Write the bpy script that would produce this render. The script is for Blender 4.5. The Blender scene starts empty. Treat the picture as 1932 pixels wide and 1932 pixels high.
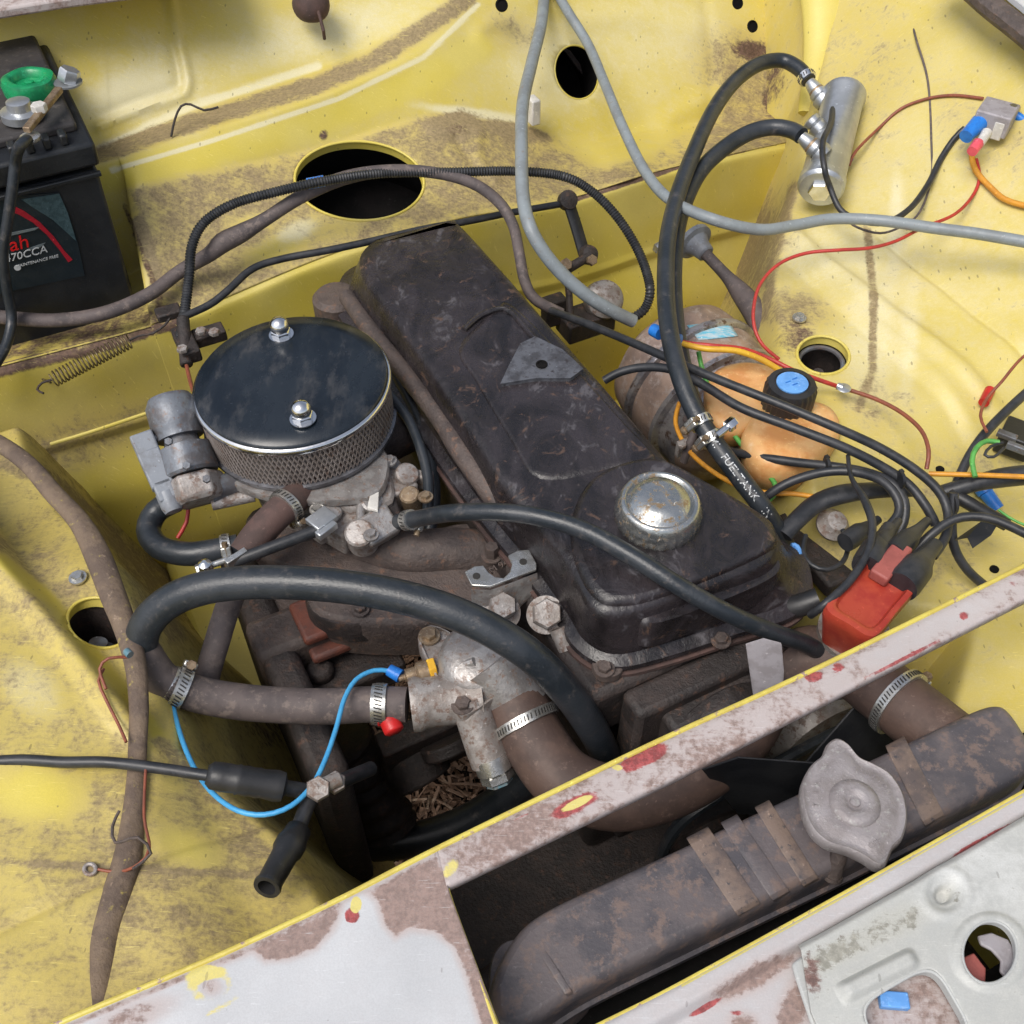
import bpy, math, random
import numpy as np
from mathutils import Vector, Matrix
random.seed(7)
SC = bpy.context.scene
COL = SC.collection
# ---------------------------------------------------------------- camera, sky, sun, exposure
CAMZ, PITCH, FPX = 0.72, math.radians(49.0), 2000.0
cam_d = bpy.data.cameras.new('camera')
cam = bpy.data.objects.new('camera', cam_d); COL.objects.link(cam)
cam.location = (0, 0, CAMZ); cam.rotation_euler = (math.pi/2 - PITCH, 0, 0)
cam_d.sensor_width = 36; cam_d.lens = 36*FPX/1932.0
cam_d.clip_start = 0.01; cam_d.clip_end = 500
SC.camera = cam
world = bpy.data.worlds.new('World'); SC.world = world; world.use_nodes = True
wn = world.node_tree; wn.nodes.clear()
SUN_EL, SUN_AZ = math.radians(60), math.radians(-138)     # azimuth measured clockwise from +Y
sky = wn.nodes.new('ShaderNodeTexSky'); sky.sky_type = 'NISHITA'; sky.sun_disc = False
sky.sun_elevation = SUN_EL; sky.sun_rotation = SUN_AZ
sky.air_density = 1.0; sky.dust_density = 3.0; sky.ozone_density = 0.6
bg = wn.nodes.new('ShaderNodeBackground'); bg.inputs[1].default_value = 0.13
wo = wn.nodes.new('ShaderNodeOutputWorld')
bw = wn.nodes.new('ShaderNodeRGBToBW'); mx = wn.nodes.new('ShaderNodeMix'); mx.data_type = 'RGBA'; mx.inputs[0].default_value = .5   # thin even cloud: greyer than a clear sky
wn.links.new(sky.outputs[0], bw.inputs[0]); wn.links.new(sky.outputs[0], mx.inputs[6]); wn.links.new(bw.outputs[0], mx.inputs[7])
wn.links.new(mx.outputs[2], bg.inputs[0]); wn.links.new(bg.outputs[0], wo.inputs[0])
sun_d = bpy.data.lights.new('sun', 'SUN'); sun_d.energy = 1.5; sun_d.angle = math.radians(30); sun_d.color = (1, .95, .88)
sun = bpy.data.objects.new('sun', sun_d); COL.objects.link(sun)
sdir = Vector((math.sin(SUN_AZ)*math.cos(SUN_EL), math.cos(SUN_AZ)*math.cos(SUN_EL), math.sin(SUN_EL)))
sun.rotation_euler = sdir.to_track_quat('Z', 'Y').to_euler()
SC.view_settings.view_transform = 'Standard'; SC.view_settings.look = 'None'
SC.view_settings.exposure = 0.52; SC.view_settings.gamma = 1.0
SC.cycles.max_bounces = 8; SC.cycles.use_denoising = True

# ---------------------------------------------------------------- measuring: photo pixel (1932 scale) -> place in the engine bay
SP, CP = math.sin(PITCH), math.cos(PITCH)
YAW = math.radians(27.0)
L = Vector((math.cos(YAW), math.sin(YAW), 0)); F = Vector((-math.sin(YAW), math.cos(YAW), 0)); Z = Vector((0, 0, 1))
def ray(u, v):
    a, b = (u-966)/FPX, (v-966)/FPX
    return Vector((a, CP - b*SP, -SP - b*CP))
def P(u, v, z=0.0):
    d = ray(u, v); return Vector((0, 0, CAMZ)) + d*((z-CAMZ)/d.z)
def PS(u, v, s):                                   # on the cross-car plane at distance s
    d = ray(u, v); return Vector((0, 0, CAMZ)) + d*(s/d.dot(F))
def ls(l, s, z): return L*l + F*s + Z*z
def proj(p):
    x, y, z = p[0], p[1], p[2]-CAMZ
    dep = y*CP - z*SP; up = y*SP + z*CP
    return 966 + FPX*x/dep, 966 - FPX*up/dep, dep
def PX(px, p): return px*proj(p)[2]/FPX            # pixel size -> metres there

# ---------------------------------------------------------------- objects
def thing(name, label, cat, loc, group=None):
    o = bpy.data.objects.new(name, None); COL.objects.link(o); o.location = loc; o.empty_display_size = .02
    o['label'] = label; o['category'] = cat
    if group: o['group'] = group
    return o
def tag(o, label, cat, group=None):
    o['label'] = label; o['category'] = cat
    if group: o['group'] = group
    return o
def attach(o, parent):
    if parent is not None:
        o.parent = parent
        if parent.type == 'EMPTY': o.matrix_parent_inverse = Matrix.Translation(-Vector(parent.location))
def mk(name, vf, mat, parent=None, sharp=35, bevel=0, seg=2, sub=0):
    v, f = vf
    me = bpy.data.meshes.new(name); me.from_pydata([tuple(p) for p in v], [], f); me.validate(); me.update()
    if sharp < 0: pass
    else:
        me.shade_smooth()
        me.set_sharp_from_angle(angle=math.radians(sharp))
    o = bpy.data.objects.new(name, me); COL.objects.link(o)
    if mat: me.materials.append(mat)
    if bevel:
        b = o.modifiers.new('bevel', 'BEVEL'); b.width = bevel; b.segments = seg; b.limit_method = 'ANGLE'; b.angle_limit = math.radians(40); b.harden_normals = False
    if sub:
        s = o.modifiers.new('sub', 'SUBSURF'); s.levels = sub; s.render_levels = sub
    attach(o, parent)
    return o
def join(*vfs):
    V, Fc = [], []
    for v, f in vfs:
        n = len(V); V += list(v); Fc += [tuple(i+n for i in q) for q in f]
    return V, Fc
def frame(axis, hint=None):
    a = Vector(axis).normalized(); h = Vector(hint) if hint is not None else (Z if abs(a.z) < .9 else F)
    x = (h - a*h.dot(a)).normalized(); return x, a.cross(x), a
def box(c, sx, sy, sz, X=L, Y=F, W=Z):
    v = [Vector(c) + X*(sx/2*i) + Y*(sy/2*j) + W*(sz/2*k) for k in (-1, 1) for j in (-1, 1) for i in (-1, 1)]
    return v, [(0, 2, 3, 1), (4, 5, 7, 6), (0, 1, 5, 4), (1, 3, 7, 5), (3, 2, 6, 7), (2, 0, 4, 6)]
def lathe(prof, c, axis=Z, n=48, hint=None, wob=None):
    x, y, a = frame(axis, hint); v, f = [], []
    for r, h in prof:
        for i in range(n):
            t = 2*math.pi*i/n; rr = r*(wob(t, h) if wob else 1)
            v.append(Vector(c) + a*h + x*(rr*math.cos(t)) + y*(rr*math.sin(t)))
    for k in range(len(prof)-1):
        for i in range(n):
            j = (i+1) % n; f.append((k*n+i, k*n+j, (k+1)*n+j, (k+1)*n+i))
    f.append(tuple(range(n-1, -1, -1))); f.append(tuple((len(prof)-1)*n+i for i in range(n)))
    return v, f
def cyl(p1, p2, r1, r2=None, n=24):
    r2 = r1 if r2 is None else r2; p1 = Vector(p1); p2 = Vector(p2)
    return lathe([(r1, 0), (r2, (p2-p1).length)], p1, p2-p1, n)
def hexn(c, r, h, axis=Z, rot=0):
    v, f = lathe([(r*.93, 0), (r, h*.1), (r, h*.85), (r*.9, h)], c, axis, 6, hint=(L*math.cos(rot)+F*math.sin(rot)+Z*.3)); return v, f
def prism(out, vec, z=None):
    n = len(out); v = [Vector(p) for p in out] + [Vector(p)+Vector(vec) for p in out]
    f = [tuple(range(n-1, -1, -1)), tuple(range(n, 2*n))] + [(i, (i+1) % n, n+(i+1) % n, n+i) for i in range(n)]
    return v, f
def cr(p0, p1, p2, p3, t):
    return .5*((2*p1) + (p2-p0)*t + (2*p0-5*p1+4*p2-p3)*t*t + (3*p1-p0-3*p2+p3)*t*t*t)
def spline(pts, step=None, n=None, closed=False):
    pts = [np.array(p, float) for p in pts]; m = len(pts); out = []
    segs = m if closed else m-1
    for i in range(segs):
        if closed: q = [pts[(i+k) % m] for k in (-1, 0, 1, 2)]
        else: q = [pts[max(i-1, 0)], pts[i], pts[i+1], pts[min(i+2, m-1)]]
        d = np.linalg.norm(q[2][:3]-q[1][:3])
        k = n if n else max(2, int(d/step))
        for j in range(k): out.append(cr(*q, j/k))
    if not closed: out.append(pts[-1])
    return out
def sweep(path, rad, n=16, closed=False, flat=1.0, wave=None, caps=True):
    m = len(path); Q = [Vector(p[:3]) for p in path]; v, f = [], []
    T = [((Q[(i+1) % m] if (closed or i < m-1) else Q[i]) - (Q[i-1] if (closed or i > 0) else Q[i])).normalized() for i in range(m)]
    x = frame(T[0])[0]
    if flat != 1.0: x = frame(T[0], T[0].cross(Z))[0]
    for i in range(m):
        if flat != 1.0:
            x = T[i].cross(Z); x = x.normalized() if x.length > .05 else L.copy()
        else: x = (x - T[i]*x.dot(T[i])).normalized()
        y = T[i].cross(x); r = rad[i] if hasattr(rad, '__len__') else rad
        if wave: r *= wave(i)
        for k in range(n):
            t = 2*math.pi*k/n; v.append(Q[i] + x*(r*math.cos(t)) + y*(r*flat*math.sin(t)))
    for i in range(m if closed else m-1):
        j2 = (i+1) % m
        for k in range(n):
            j = (k+1) % n; f.append((i*n+k, i*n+j, j2*n+j, j2*n+k))
    if caps and not closed: f += [tuple(range(n-1, -1, -1)), tuple((m-1)*n+k for k in range(n))]
    return v, f
def path3(px, step=.006):
    """px: (u, v, z[, radius factor]) knots -> smooth 3D path and radius factors"""
    w = [list(P(q[0], q[1], q[2])) + [q[3] if len(q) > 3 else 1.0] for q in px]
    s = spline(w, step=step); return [Vector(p[:3]) for p in s], [float(p[3]) for p in s]
def tube(name, px, rpx, mat, parent=None, n=14, step=.006, flat=1.0, wave=None):
    path, rf = path3(px, step)
    r = PX(rpx, P(*px[len(px)//2][:3]))
    o = mk(name, sweep(path, [r*k for k in rf], n, flat=flat, wave=wave), mat, parent, sharp=50)
    return o, path, r
def loft(name, px, zt, rings, mat, parent=None, smooth=True, n=6, sharp=40, bump=None):
    """closed outline drawn at height zt, repeated for rings (z, scale)"""
    w = [list(P(u, v, zt)) for u, v in px]
    if smooth: w = spline(w, n=n, closed=True)
    w = [Vector(p[:3]) for p in w]; c = sum(w, Vector())/len(w); m = len(w); v, f = [], []
    for z, s in rings:
        for p in w: v.append(Vector((c.x+(p.x-c.x)*s, c.y+(p.y-c.y)*s, z)))
    for k in range(len(rings)-1):
        for i in range(m): f.append((k*m+i, k*m+(i+1) % m, (k+1)*m+(i+1) % m, (k+1)*m+i))
    f.append(tuple(range(m))); b = (len(rings)-1)*m; f.append(tuple(b+m-1-i for i in range(m)))
    return mk(name, (v, f), mat, parent, sharp)
def clampring(parent, path, i, r, mat, w=.009, name='hose_clamp', screw=True, side=0.0, k=1.08):
    i = max(1, min(len(path)-2, i)); a = (path[i+1]-path[i-1]).normalized(); c = path[i]
    x, y, a = frame(a)
    o = mk(name, lathe([(r*k, -w/2), (r*k+.0012, -w/2), (r*k+.0012, w/2), (r*k, w/2)], c, a, 40), mat, parent, sharp=40)
    slots = [box(c + (x*math.cos(t)+y*math.sin(t))*(r*k+.0013), .0012, w*.55, .0006, (x*-math.sin(t)+y*math.cos(t)), (a+(x*-math.sin(t)+y*math.cos(t))*.25).normalized(), x*math.cos(t)+y*math.sin(t)) for t in [q*.0029/r for q in range(int(2*math.pi*r/.0029))]]
    s = mk('worm_slots', join(*slots), M['slot'], o, sharp=-1); s['kind'] = 'stuff'
    if screw:
        d = x*math.cos(side)+y*math.sin(side); t = x*-math.sin(side)+y*math.cos(side); q = c+d*(r*k+.004)
        mk('screw_housing', box(q, .013, w*1.1, .0055, t, a, d), mat, o, bevel=.0012)
        mk('clamp_screw', join(cyl(q-t*.011, q+t*.009, .0028), hexn(q+t*.008, .0046, .005, t)), M['brassy'], o, sharp=30)
    return o

# ---------------------------------------------------------------- materials (procedural)
M = {}
class N:
    def __init__(s, name):
        s.m = bpy.data.materials.new(name); s.m.use_nodes = True; s.t = s.m.node_tree
        s.b = s.t.nodes['Principled BSDF']; M[name] = s.m
        s.co = s.t.nodes.new('ShaderNodeTexCoord').outputs['Object']
    def n(s, ty, **kw):
        q = s.t.nodes.new(ty)
        for k, v in kw.items(): setattr(q, k, v)
        return q
    def L(s, a, b): s.t.links.new(a, b)
    def noise(s, scale, detail=5, rough=.6, vec=None, dist=0):
        q = s.n('ShaderNodeTexNoise'); q.inputs['Scale'].default_value = scale; q.inputs['Detail'].default_value = detail
        q.inputs['Roughness'].default_value = rough; q.inputs['Distortion'].default_value = dist
        s.L(vec if vec is not None else s.co, q.inputs['Vector']); return q.outputs['Fac']
    def stretch(s, sc, rot=(0, 0, 0)):
        q = s.n('ShaderNodeMapping'); q.inputs['Scale'].default_value = sc; q.inputs['Rotation'].default_value = rot
        s.L(s.co, q.inputs['Vector']); return q.outputs[0]
    def ramp(s, x, lo, hi):
        q = s.n('ShaderNodeMapRange', interpolation_type='SMOOTHSTEP'); q.inputs[1].default_value = lo; q.inputs[2].default_value = hi
        s.L(x, q.inputs[0]); return q.outputs[0]
    def math(s, op, a, b, c=None):
        q = s.n('ShaderNodeMath', operation=op)
        for i, x in enumerate((a, b, c)):
            if x is None: continue
            if isinstance(x, (int, float)): q.inputs[i].default_value = x
            else: s.L(x, q.inputs[i])
        return q.outputs[0]
    def mix(s, f, a, b):
        q = s.n('ShaderNodeMix', data_type='RGBA')
        for i, x in ((0, f), (6, a), (7, b)):
            if isinstance(x, (int, float)): q.inputs[i].default_value = x
            elif isinstance(x, tuple): q.inputs[i].default_value = (*x, 1)
            else: s.L(x, q.inputs[i])
        return q.outputs[2]
    def out(s, color=None, rough=None, metal=None, bump=None, bstr=.3, bdist=.001, coat=0, spec=.5):
        b = s.b
        for nm, x in (('Base Color', color), ('Roughness', rough), ('Metallic', metal)):
            if x is None: continue
            if isinstance(x, (int, float)): b.inputs[nm].default_value = x
            elif isinstance(x, tuple): b.inputs[nm].default_value = (*x, 1)
            else: s.L(x, b.inputs[nm])
        b.inputs['Coat Weight'].default_value = coat; b.inputs['Specular IOR Level'].default_value = spec
        if bump is not None:
            q = s.n('ShaderNodeBump'); q.inputs['Strength'].default_value = bstr; q.inputs['Distance'].default_value = bdist
            s.L(bump, q.inputs['Height']); s.L(q.outputs[0], b.inputs['Normal'])
        return s.m
def gen(name, c1, c2=None, c3=None, s=35, r=.5, rr=.15, met=0, met3=None, bump=.3, bs=260, bd=.001, k2=(.42, .6), k3=(.55, .68), coat=0, spec=.5, st=None):
    q = N(name); c2 = c2 or tuple(x*.8 for x in c1); vec = q.stretch(st) if st else None
    n1 = q.noise(s, 7, .65, vec); n2 = q.noise(s*3.1, 6, .7, vec); n3 = q.noise(bs, 5, .6)
    c = q.mix(q.ramp(n1, *k2), c1, c2); m = met
    f3 = q.ramp(n2, *k3)
    if c3: c = q.mix(f3, c, c3)
    c = q.mix(q.ramp(n3, .62, .75), c, tuple(min(1, x*1.6+.02) for x in c1))
    if met3 is not None: m = q.math('MULTIPLY_ADD', f3, met3-met, met)
    rg = q.math('MULTIPLY_ADD', n1, rr*2, r-rr)
    return q.out(c, rg, m, q.math('ADD', n3, q.math('MULTIPLY', n2, .8)), bump, bd, coat, spec)
def paint(name, base, base2, R, G, B, r=.42, nR=1.0, speck=.5, scr=1.0, th=(.42, .62), last_b=False):
    """painted steel; the vertex layer 'wear' holds grime and painted shade (R), rust (G), scuffs and painted highlights (B)"""
    q = N(name); at = q.n('ShaderNodeAttribute', attribute_name='wear_light'); sp = q.n('ShaderNodeSeparateColor'); q.L(at.outputs['Color'], sp.inputs[0])
    big = q.noise(9, 4, .5); mid = q.noise(42, 7, .68, dist=.6); fine = q.noise(230, 6, .7); grain = q.noise(900, 3, .6)
    streak = q.noise(60, 5, .7, q.stretch((1, 6, 1), (0, 0, .9)))
    cx = q.math('ADD', q.math('MULTIPLY', mid, .65*nR), q.math('ADD', q.math('MULTIPLY', fine, .35*nR), q.math('MULTIPLY', streak, .22*nR)))
    cx = q.math('SUBTRACT', cx, .61*nR)
    c = q.mix(q.ramp(big, .35, .65), base, base2)
    film = q.math('MULTIPLY', q.ramp(q.math('ADD', sp.outputs[0], q.math('MULTIPLY', cx, .45)), .0, .56), .86)
    c = q.mix(film, c, tuple(R[i]*.85+base[i]*.40 for i in range(3)))
    fb = q.math('MULTIPLY', 0.0 if last_b else 1.0, q.ramp(q.math('ADD', sp.outputs[2], q.math('MULTIPLY', cx, .7)), th[0]-.16, th[1]+.12)); c = q.mix(q.math('MULTIPLY', fb, .85), c, B)
    fr = q.ramp(q.math('ADD', sp.outputs[0], q.math('MULTIPLY', cx, 1.25)), *th)
    Rm = q.mix(q.ramp(fine, .38, .66), R, tuple(x*.68 for x in R)); c = q.mix(fr, c, Rm)
    fg = q.ramp(q.math('ADD', sp.outputs[1], q.math('MULTIPLY', cx, 1.1)), *th)
    Gm = q.mix(q.ramp(fine, .4, .62), G, tuple(x*.55 for x in G)); c = q.mix(fg, c, Gm)
    if last_b: c = q.mix(q.ramp(q.math('ADD', sp.outputs[2], q.math('MULTIPLY', cx, .7)), .42, .56), c, B)
    vor = q.n('ShaderNodeTexVoronoi'); vor.inputs['Scale'].default_value = 80; q.L(q.stretch((1.6, .55, 1), (0, 0, -.5)), vor.inputs['Vector'])
    sp1 = q.math('MULTIPLY', q.math('LESS_THAN', vor.outputs['Distance'], .12), q.math('GREATER_THAN', q.noise(30, 2), .52))
    c = q.mix(q.math('MULTIPLY', sp1, speck), c, tuple(x*.35 for x in R))
    sc = q.math('MULTIPLY', q.ramp(q.noise(70, 3, .5, q.stretch((1, 14, 1), (0, 0, .65))), .67, .70), .5*scr)
    c = q.mix(sc, c, tuple(min(.9, x*1.25+.05) for x in base2))
    c = q.mix(q.math('MULTIPLY', q.ramp(grain, .35, .65), .14), c, tuple(x*.5 for x in base))
    rg = q.math('ADD', q.math('MULTIPLY', fr, .28), q.math('ADD', q.math('MULTIPLY', fg, .35), q.math('MULTIPLY_ADD', mid, .25, r-.1)))
    h = q.math('ADD', q.math('MULTIPLY', fine, .5), q.math('ADD', q.math('MULTIPLY', fg, .8), q.math('ADD', q.math('MULTIPLY', fr, .4), q.math('MULTIPLY', mid, .8))))
    return q.out(c, rg, 0, h, .22, .0012)
paint('yellow_paint', (.635, .515, .075), (.665, .56, .15), (.31, .235, .13), (.14, .08, .07), (.74, .69, .47), th=(.38, .70))
paint('primer_paint', (.46, .47, .485), (.54, .55, .565), (.32, .225, .195), (.42, .085, .085), (.66, .57, .18), r=.5, speck=.35, scr=.6, nR=.95, last_b=True)
paint('galvanised', (.42, .43, .42), (.50, .51, .49), (.35, .34, .29), (.25, .15, .13), (.62, .63, .62), r=.48, speck=.4, scr=.7, nR=1.5)
gen('yellow_lip', (.64, .54, .11), (.56, .45, .09), (.34, .235, .20), s=34, r=.45, k3=(.60, .64))
q = N('cover_black'); wv = q.stretch((1, .6, 1), (0, 0, .5))
a1 = q.noise(15, 6, .6, wv, 1.2); a2 = q.noise(52, 7, .72, wv, .8); a3 = q.noise(160, 5, .65); a4 = q.noise(34, 6, .7, None, 1.5)
cc_ = q.mix(q.ramp(a1, .40, .62), (.013, .011, .012), (.034, .028, .031)); cc_ = q.mix(q.ramp(a2, .48, .62), cc_, (.020, .016, .018)); cc_ = q.mix(q.math('MULTIPLY', q.ramp(q.math('ADD', a2, q.math('MULTIPLY', a1, .5)), .82, .95), .75), cc_, (.105, .098, .108))
cc_ = q.mix(q.math('MULTIPLY', q.ramp(a4, .585, .67), .75), cc_, (.115, .070, .050)); cc_ = q.mix(q.ramp(a3, .66, .76), cc_, (.075, .062, .060))
q.out(cc_, q.math('MULTIPLY_ADD', a2, .85, -.13), 0, q.math('ADD', q.math('MULTIPLY', a2, 1.1), q.math('ADD', q.math('MULTIPLY', a3, .4), q.math('MULTIPLY', a4, 1.4))), .42, .0020, 0, .6)
gen('bare_alloy', (.19, .195, .215), (.10, .10, .11), (.06, .05, .05), s=45, r=.42, met=.6, bump=.4)
gen('dark_iron', (.026, .021, .020), (.045, .034, .031), (.09, .05, .035), s=30, r=.62, bump=.7, bd=.002)
gen('rust_iron', (.105, .080, .070), (.068, .053, .049), (.165, .095, .065), s=32, r=.6, bump=.7, bd=.002)
gen('alloy', (.40, .385, .375), (.27, .25, .24), (.20, .14, .11), s=55, r=.40, rr=.15, met=.55, met3=.1, bump=.5, k3=(.52, .66))
gen('dirty_alloy', (.38, .355, .34), (.25, .22, .20), (.18, .125, .10), s=45, r=.5, met=.35, met3=.05, bump=.6, k3=(.5, .62))
gen('zinc', (.62, .62, .60), (.48, .47, .44), (.30, .24, .18), s=80, r=.28, rr=.1, met=.85, met3=.5, bump=.25, k3=(.6, .7))
gen('pump_silver', (.50, .52, .54), (.42, .44, .46), (.35, .33, .30), s=40, r=.33, met=.75, bump=.12, k3=(.64, .75))
gen('chrome', (.8, .8, .8), (.72, .72, .72), (.5, .45, .4), s=60, r=.12, rr=.05, met=1, bump=.1, k3=(.64, .75))
gen('cap_steel', (.52, .52, .50), (.40, .42, .42), (.24, .17, .10), s=42, r=.26, rr=.12, met=.9, met3=.3, bump=.2, k3=(.52, .62))
gen('brassy', (.30, .22, .14), (.20, .14, .09), (.42, .36, .28), s=120, r=.42, met=.5)
gen('slot', (.03, .028, .026), r=.6)
gen('rubber_hose', (.018, .023, .029), (.030, .035, .042), (.085, .078, .076), s=26, r=.34, rr=.16, bump=.3, bs=420, k3=(.54, .74))
gen('dusty_hose', (.115, .092, .088), (.078, .064, .064), (.17, .135, .12), s=28, r=.7, bump=.3, k3=(.52, .66))
gen('brown_hose', (.105, .066, .052), (.072, .046, .038), (.15, .10, .08), s=24, r=.62, bump=.3)
gen('wire_black', (.020, .022, .026), (.035, .036, .04), (.10, .08, .07), s=60, r=.42, bump=.1, k3=(.64, .76))
gen('grey_cable', (.23, .26, .275), (.19, .21, .22), (.22, .17, .13), s=40, r=.45, bump=.15, k3=(.6, .72))
gen('loom_tape', (.175, .125, .085), (.115, .082, .062), (.33, .26, .08), s=34, r=.75, bump=.7, bd=.002, bs=150, k3=(.60, .70))
gen('black_plastic', (.016, .017, .019), (.026, .026, .028), (.07, .062, .058), s=35, r=.42, bump=.15, k3=(.62, .76))
gen('battery_black', (.012, .014, .017), (.018, .020, .023), (.055, .05, .048), s=20, r=.40, bump=.3, bs=500, k3=(.64, .78))
gen('battery_top', (.040, .036, .036), (.025, .024, .026), (.09, .08, .075), s=24, r=.6, bump=.3)
gen('grey_plastic', (.23, .25, .28), (.17, .175, .19), (.13, .10, .09), s=40, r=.45, bump=.2, k3=(.6, .7))
gen('choke_grey', (.17, .185, .21), (.11, .105, .11), (.16, .11, .09), s=45, r=.45, met=.3, bump=.4, k3=(.55, .68))
gen('relay_grey', (.33, .31, .33), (.26, .24, .25), s=60, r=.5)
gen('red_cap', (.40, .058, .030), (.33, .035, .022), (.40, .12, .08), s=40, r=.30, rr=.08, bump=.08, k3=(.66, .8))
gen('dull_red', (.33, .09, .075), (.26, .07, .06), s=40, r=.6)
gen('red_plastic', (.55, .02, .02), (.42, .02, .02), s=60, r=.35)
gen('green_plastic', (.01, .28, .10), (.008, .18, .07), (.03, .35, .16), s=50, r=.3)
gen('blue_plastic', (.02, .19, .62), (.015, .14, .5), s=60, r=.35)
gen('blue_disc', (.14, .36, .75), (.11, .30, .66), (.25, .45, .8), s=60, r=.45)
gen('red_oxide', (.17, .055, .035), (.11, .045, .035), (.10, .05, .04), s=40, r=.6, bump=.6)
gen('dull_teal', (.09, .20, .25), (.16, .17, .17), s=90, r=.45)
gen('blue_wire', (.06, .34, .66), (.08, .40, .72), s=60, r=.4)
gen('red_wire', (.46, .04, .03), (.36, .035, .03), s=60, r=.4)
gen('brown_wire', (.26, .075, .04), (.2, .06, .035), s=60, r=.45)
gen('yellow_wire', (.72, .42, .03), (.62, .34, .03), s=60, r=.4)
gen('orange_wire', (.66, .30, .03), (.55, .24, .03), s=60, r=.4)
gen('green_wire', (.10, .36, .07), (.07, .26, .06), s=60, r=.4)
gen('pink_plastic', (.75, .10, .14), s=60, r=.4)
gen('white_plastic', (.66, .64, .60), s=60, r=.4)
gen('amber_plastic', (.74, .44, .19), (.64, .30, .10), (.80, .56, .33), s=22, r=.33, rr=.08, bump=.06, k3=(.55, .75))
M['amber_plastic'].node_tree.nodes['Principled BSDF'].inputs['Subsurface Weight'].default_value = .25
M['amber_plastic'].node_tree.nodes['Principled BSDF'].inputs['Subsurface Scale'].default_value = .01
gen('servo_brown', (.42, .30, .235), (.27, .20, .17), (.46, .38, .34), s=24, r=.42, met=.35, bump=.3, k3=(.5, .65))
gen('servo_steel', (.50, .47, .46), (.26, .25, .27), (.18, .12, .09), s=30, r=.35, met=.7, bump=.2, k3=(.52, .66))
gen('sticker', (.50, .60, .64), (.10, .48, .66), (.62, .62, .6), s=90, r=.5, st=(1, 5, 1))
gen('label_dark', (.012, .020, .026), (.016, .024, .030), s=40, r=.35)
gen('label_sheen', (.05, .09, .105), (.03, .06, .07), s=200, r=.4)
gen('label_red', (.42, .012, .03), s=40, r=.4)
gen('print_red', (.72, .01, .015), s=40, r=.4)
gen('print_white', (.62, .64, .65), s=40, r=.5)
gen('print_grey', (.16, .19, .20), s=40, r=.5)
gen('radiator_grime', (.125, .108, .112), (.075, .070, .080), (.175, .13, .115), s=20, r=.46, rr=.15, bump=.5, k3=(.50, .62), bs=330)
gen('radiator_band', (.19, .14, .115), (.11, .088, .085), (.05, .05, .06), s=40, r=.55, bump=.4)
gen('cast_zinc', (.31, .285, .29), (.25, .225, .225), (.38, .37, .36), s=50, r=.55, met=.25, bump=.7, bs=420, bd=.0008)
gen('fan_black', (.012, .013, .016), (.02, .021, .024), s=20, r=.5)
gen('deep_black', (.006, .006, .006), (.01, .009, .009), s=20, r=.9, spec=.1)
gen('wood_chip', (.26, .155, .095), (.17, .10, .06), (.42, .30, .2), s=14, r=.85)
gen('soil', (.075, .05, .032), (.045, .03, .022), (.11, .08, .05), s=9, r=.95, bump=1, bd=.01)
gen('spring_steel', (.20, .155, .075), (.12, .09, .05), (.3, .26, .18), s=90, r=.4, met=.6)
gen('lid_blue', (.005, .009, .015), (.014, .020, .028), (.060, .060, .062), s=13, r=.26, rr=.14, bump=.04, k2=(.40,.62), k3=(.47, .76), st=(1, .45, 1))
gen('mesh_wire', (.34, .30, .28), (.27, .23, .21), (.20, .13, .10), s=30, r=.45, met=.4)
gen('filter_skirt', (.26, .225, .205), (.20, .17, .155), (.13, .08, .06), s=30, r=.6, met=.3)
gen('rag_brown', (.10, .058, .05), (.07, .045, .04), s=40, r=.8)
# ---------------------------------------------------------------- pressed sheet panels
def wear_light_map(v, blobs, base=(.18, 0, .22)):
    """where old grime, rust, scuffs and painted light and shade lie: blobs (u,v,ru,rv,deg,strength,chan) and lines (pts, width, strength, chan)"""
    uv = np.array([proj(p)[:2] for p in v]); W = np.tile(np.array(base, float), (len(v), 1)); ch = {'R': 0, 'G': 1, 'B': 2}
    for b in blobs:
        if b[0] == 'poly':
            _, pts, wd, st, c = b; ins = np.zeros(len(v), bool); d = np.full(len(v), 1e9); x, y = uv[:, 0], uv[:, 1]
            for (x0, y0), (x1, y1) in zip(pts, pts[1:]+pts[:1]):
                e = np.array([x1-x0, y1-y0], float); t = np.clip(((uv-(x0, y0))@e)/(e@e), 0, 1); d = np.minimum(d, np.linalg.norm(uv-(x0, y0)-t[:, None]*e, axis=1))
                k = (y0 > y) != (y1 > y); xi = x0+(y-y0)*(x1-x0)/((y1-y0) or 1e-9); ins ^= k & (x < xi)
            sd = np.where(ins, d, -d); g = np.clip(sd/wd*.5+.5, 0, 1)
        elif isinstance(b[0], (list, tuple)):
            pts, wd, st, c = b; d = np.full(len(v), 1e9)
            for (x0, y0), (x1, y1) in zip(pts[:-1], pts[1:]):
                e = np.array([x1-x0, y1-y0], float); t = np.clip(((uv-(x0, y0))@e)/(e@e), 0, 1)
                d = np.minimum(d, np.linalg.norm(uv-(x0, y0)-t[:, None]*e, axis=1))
            g = np.exp(-(d/wd)**4)
        else:
            u0, v0, ru, rv, dg, st, c = b; a = math.radians(dg)
            dx, dy = uv[:, 0]-u0, uv[:, 1]-v0; x = dx*math.cos(a)+dy*math.sin(a); y = -dx*math.sin(a)+dy*math.cos(a)
            g = np.exp(-((x/ru)**2+(y/rv)**2)**1.6)
        W[:, ch[c]] = W[:, ch[c]]*(1-g) + st*g
    return W
def set_wear_light(me, W):
    a = me.color_attributes.new('wear_light', 'FLOAT_COLOR', 'POINT')
    a.data.foreach_set('color', np.concatenate([np.clip(W, 0, 1), np.ones((len(W), 1))], 1).astype(np.float32).ravel())
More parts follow.
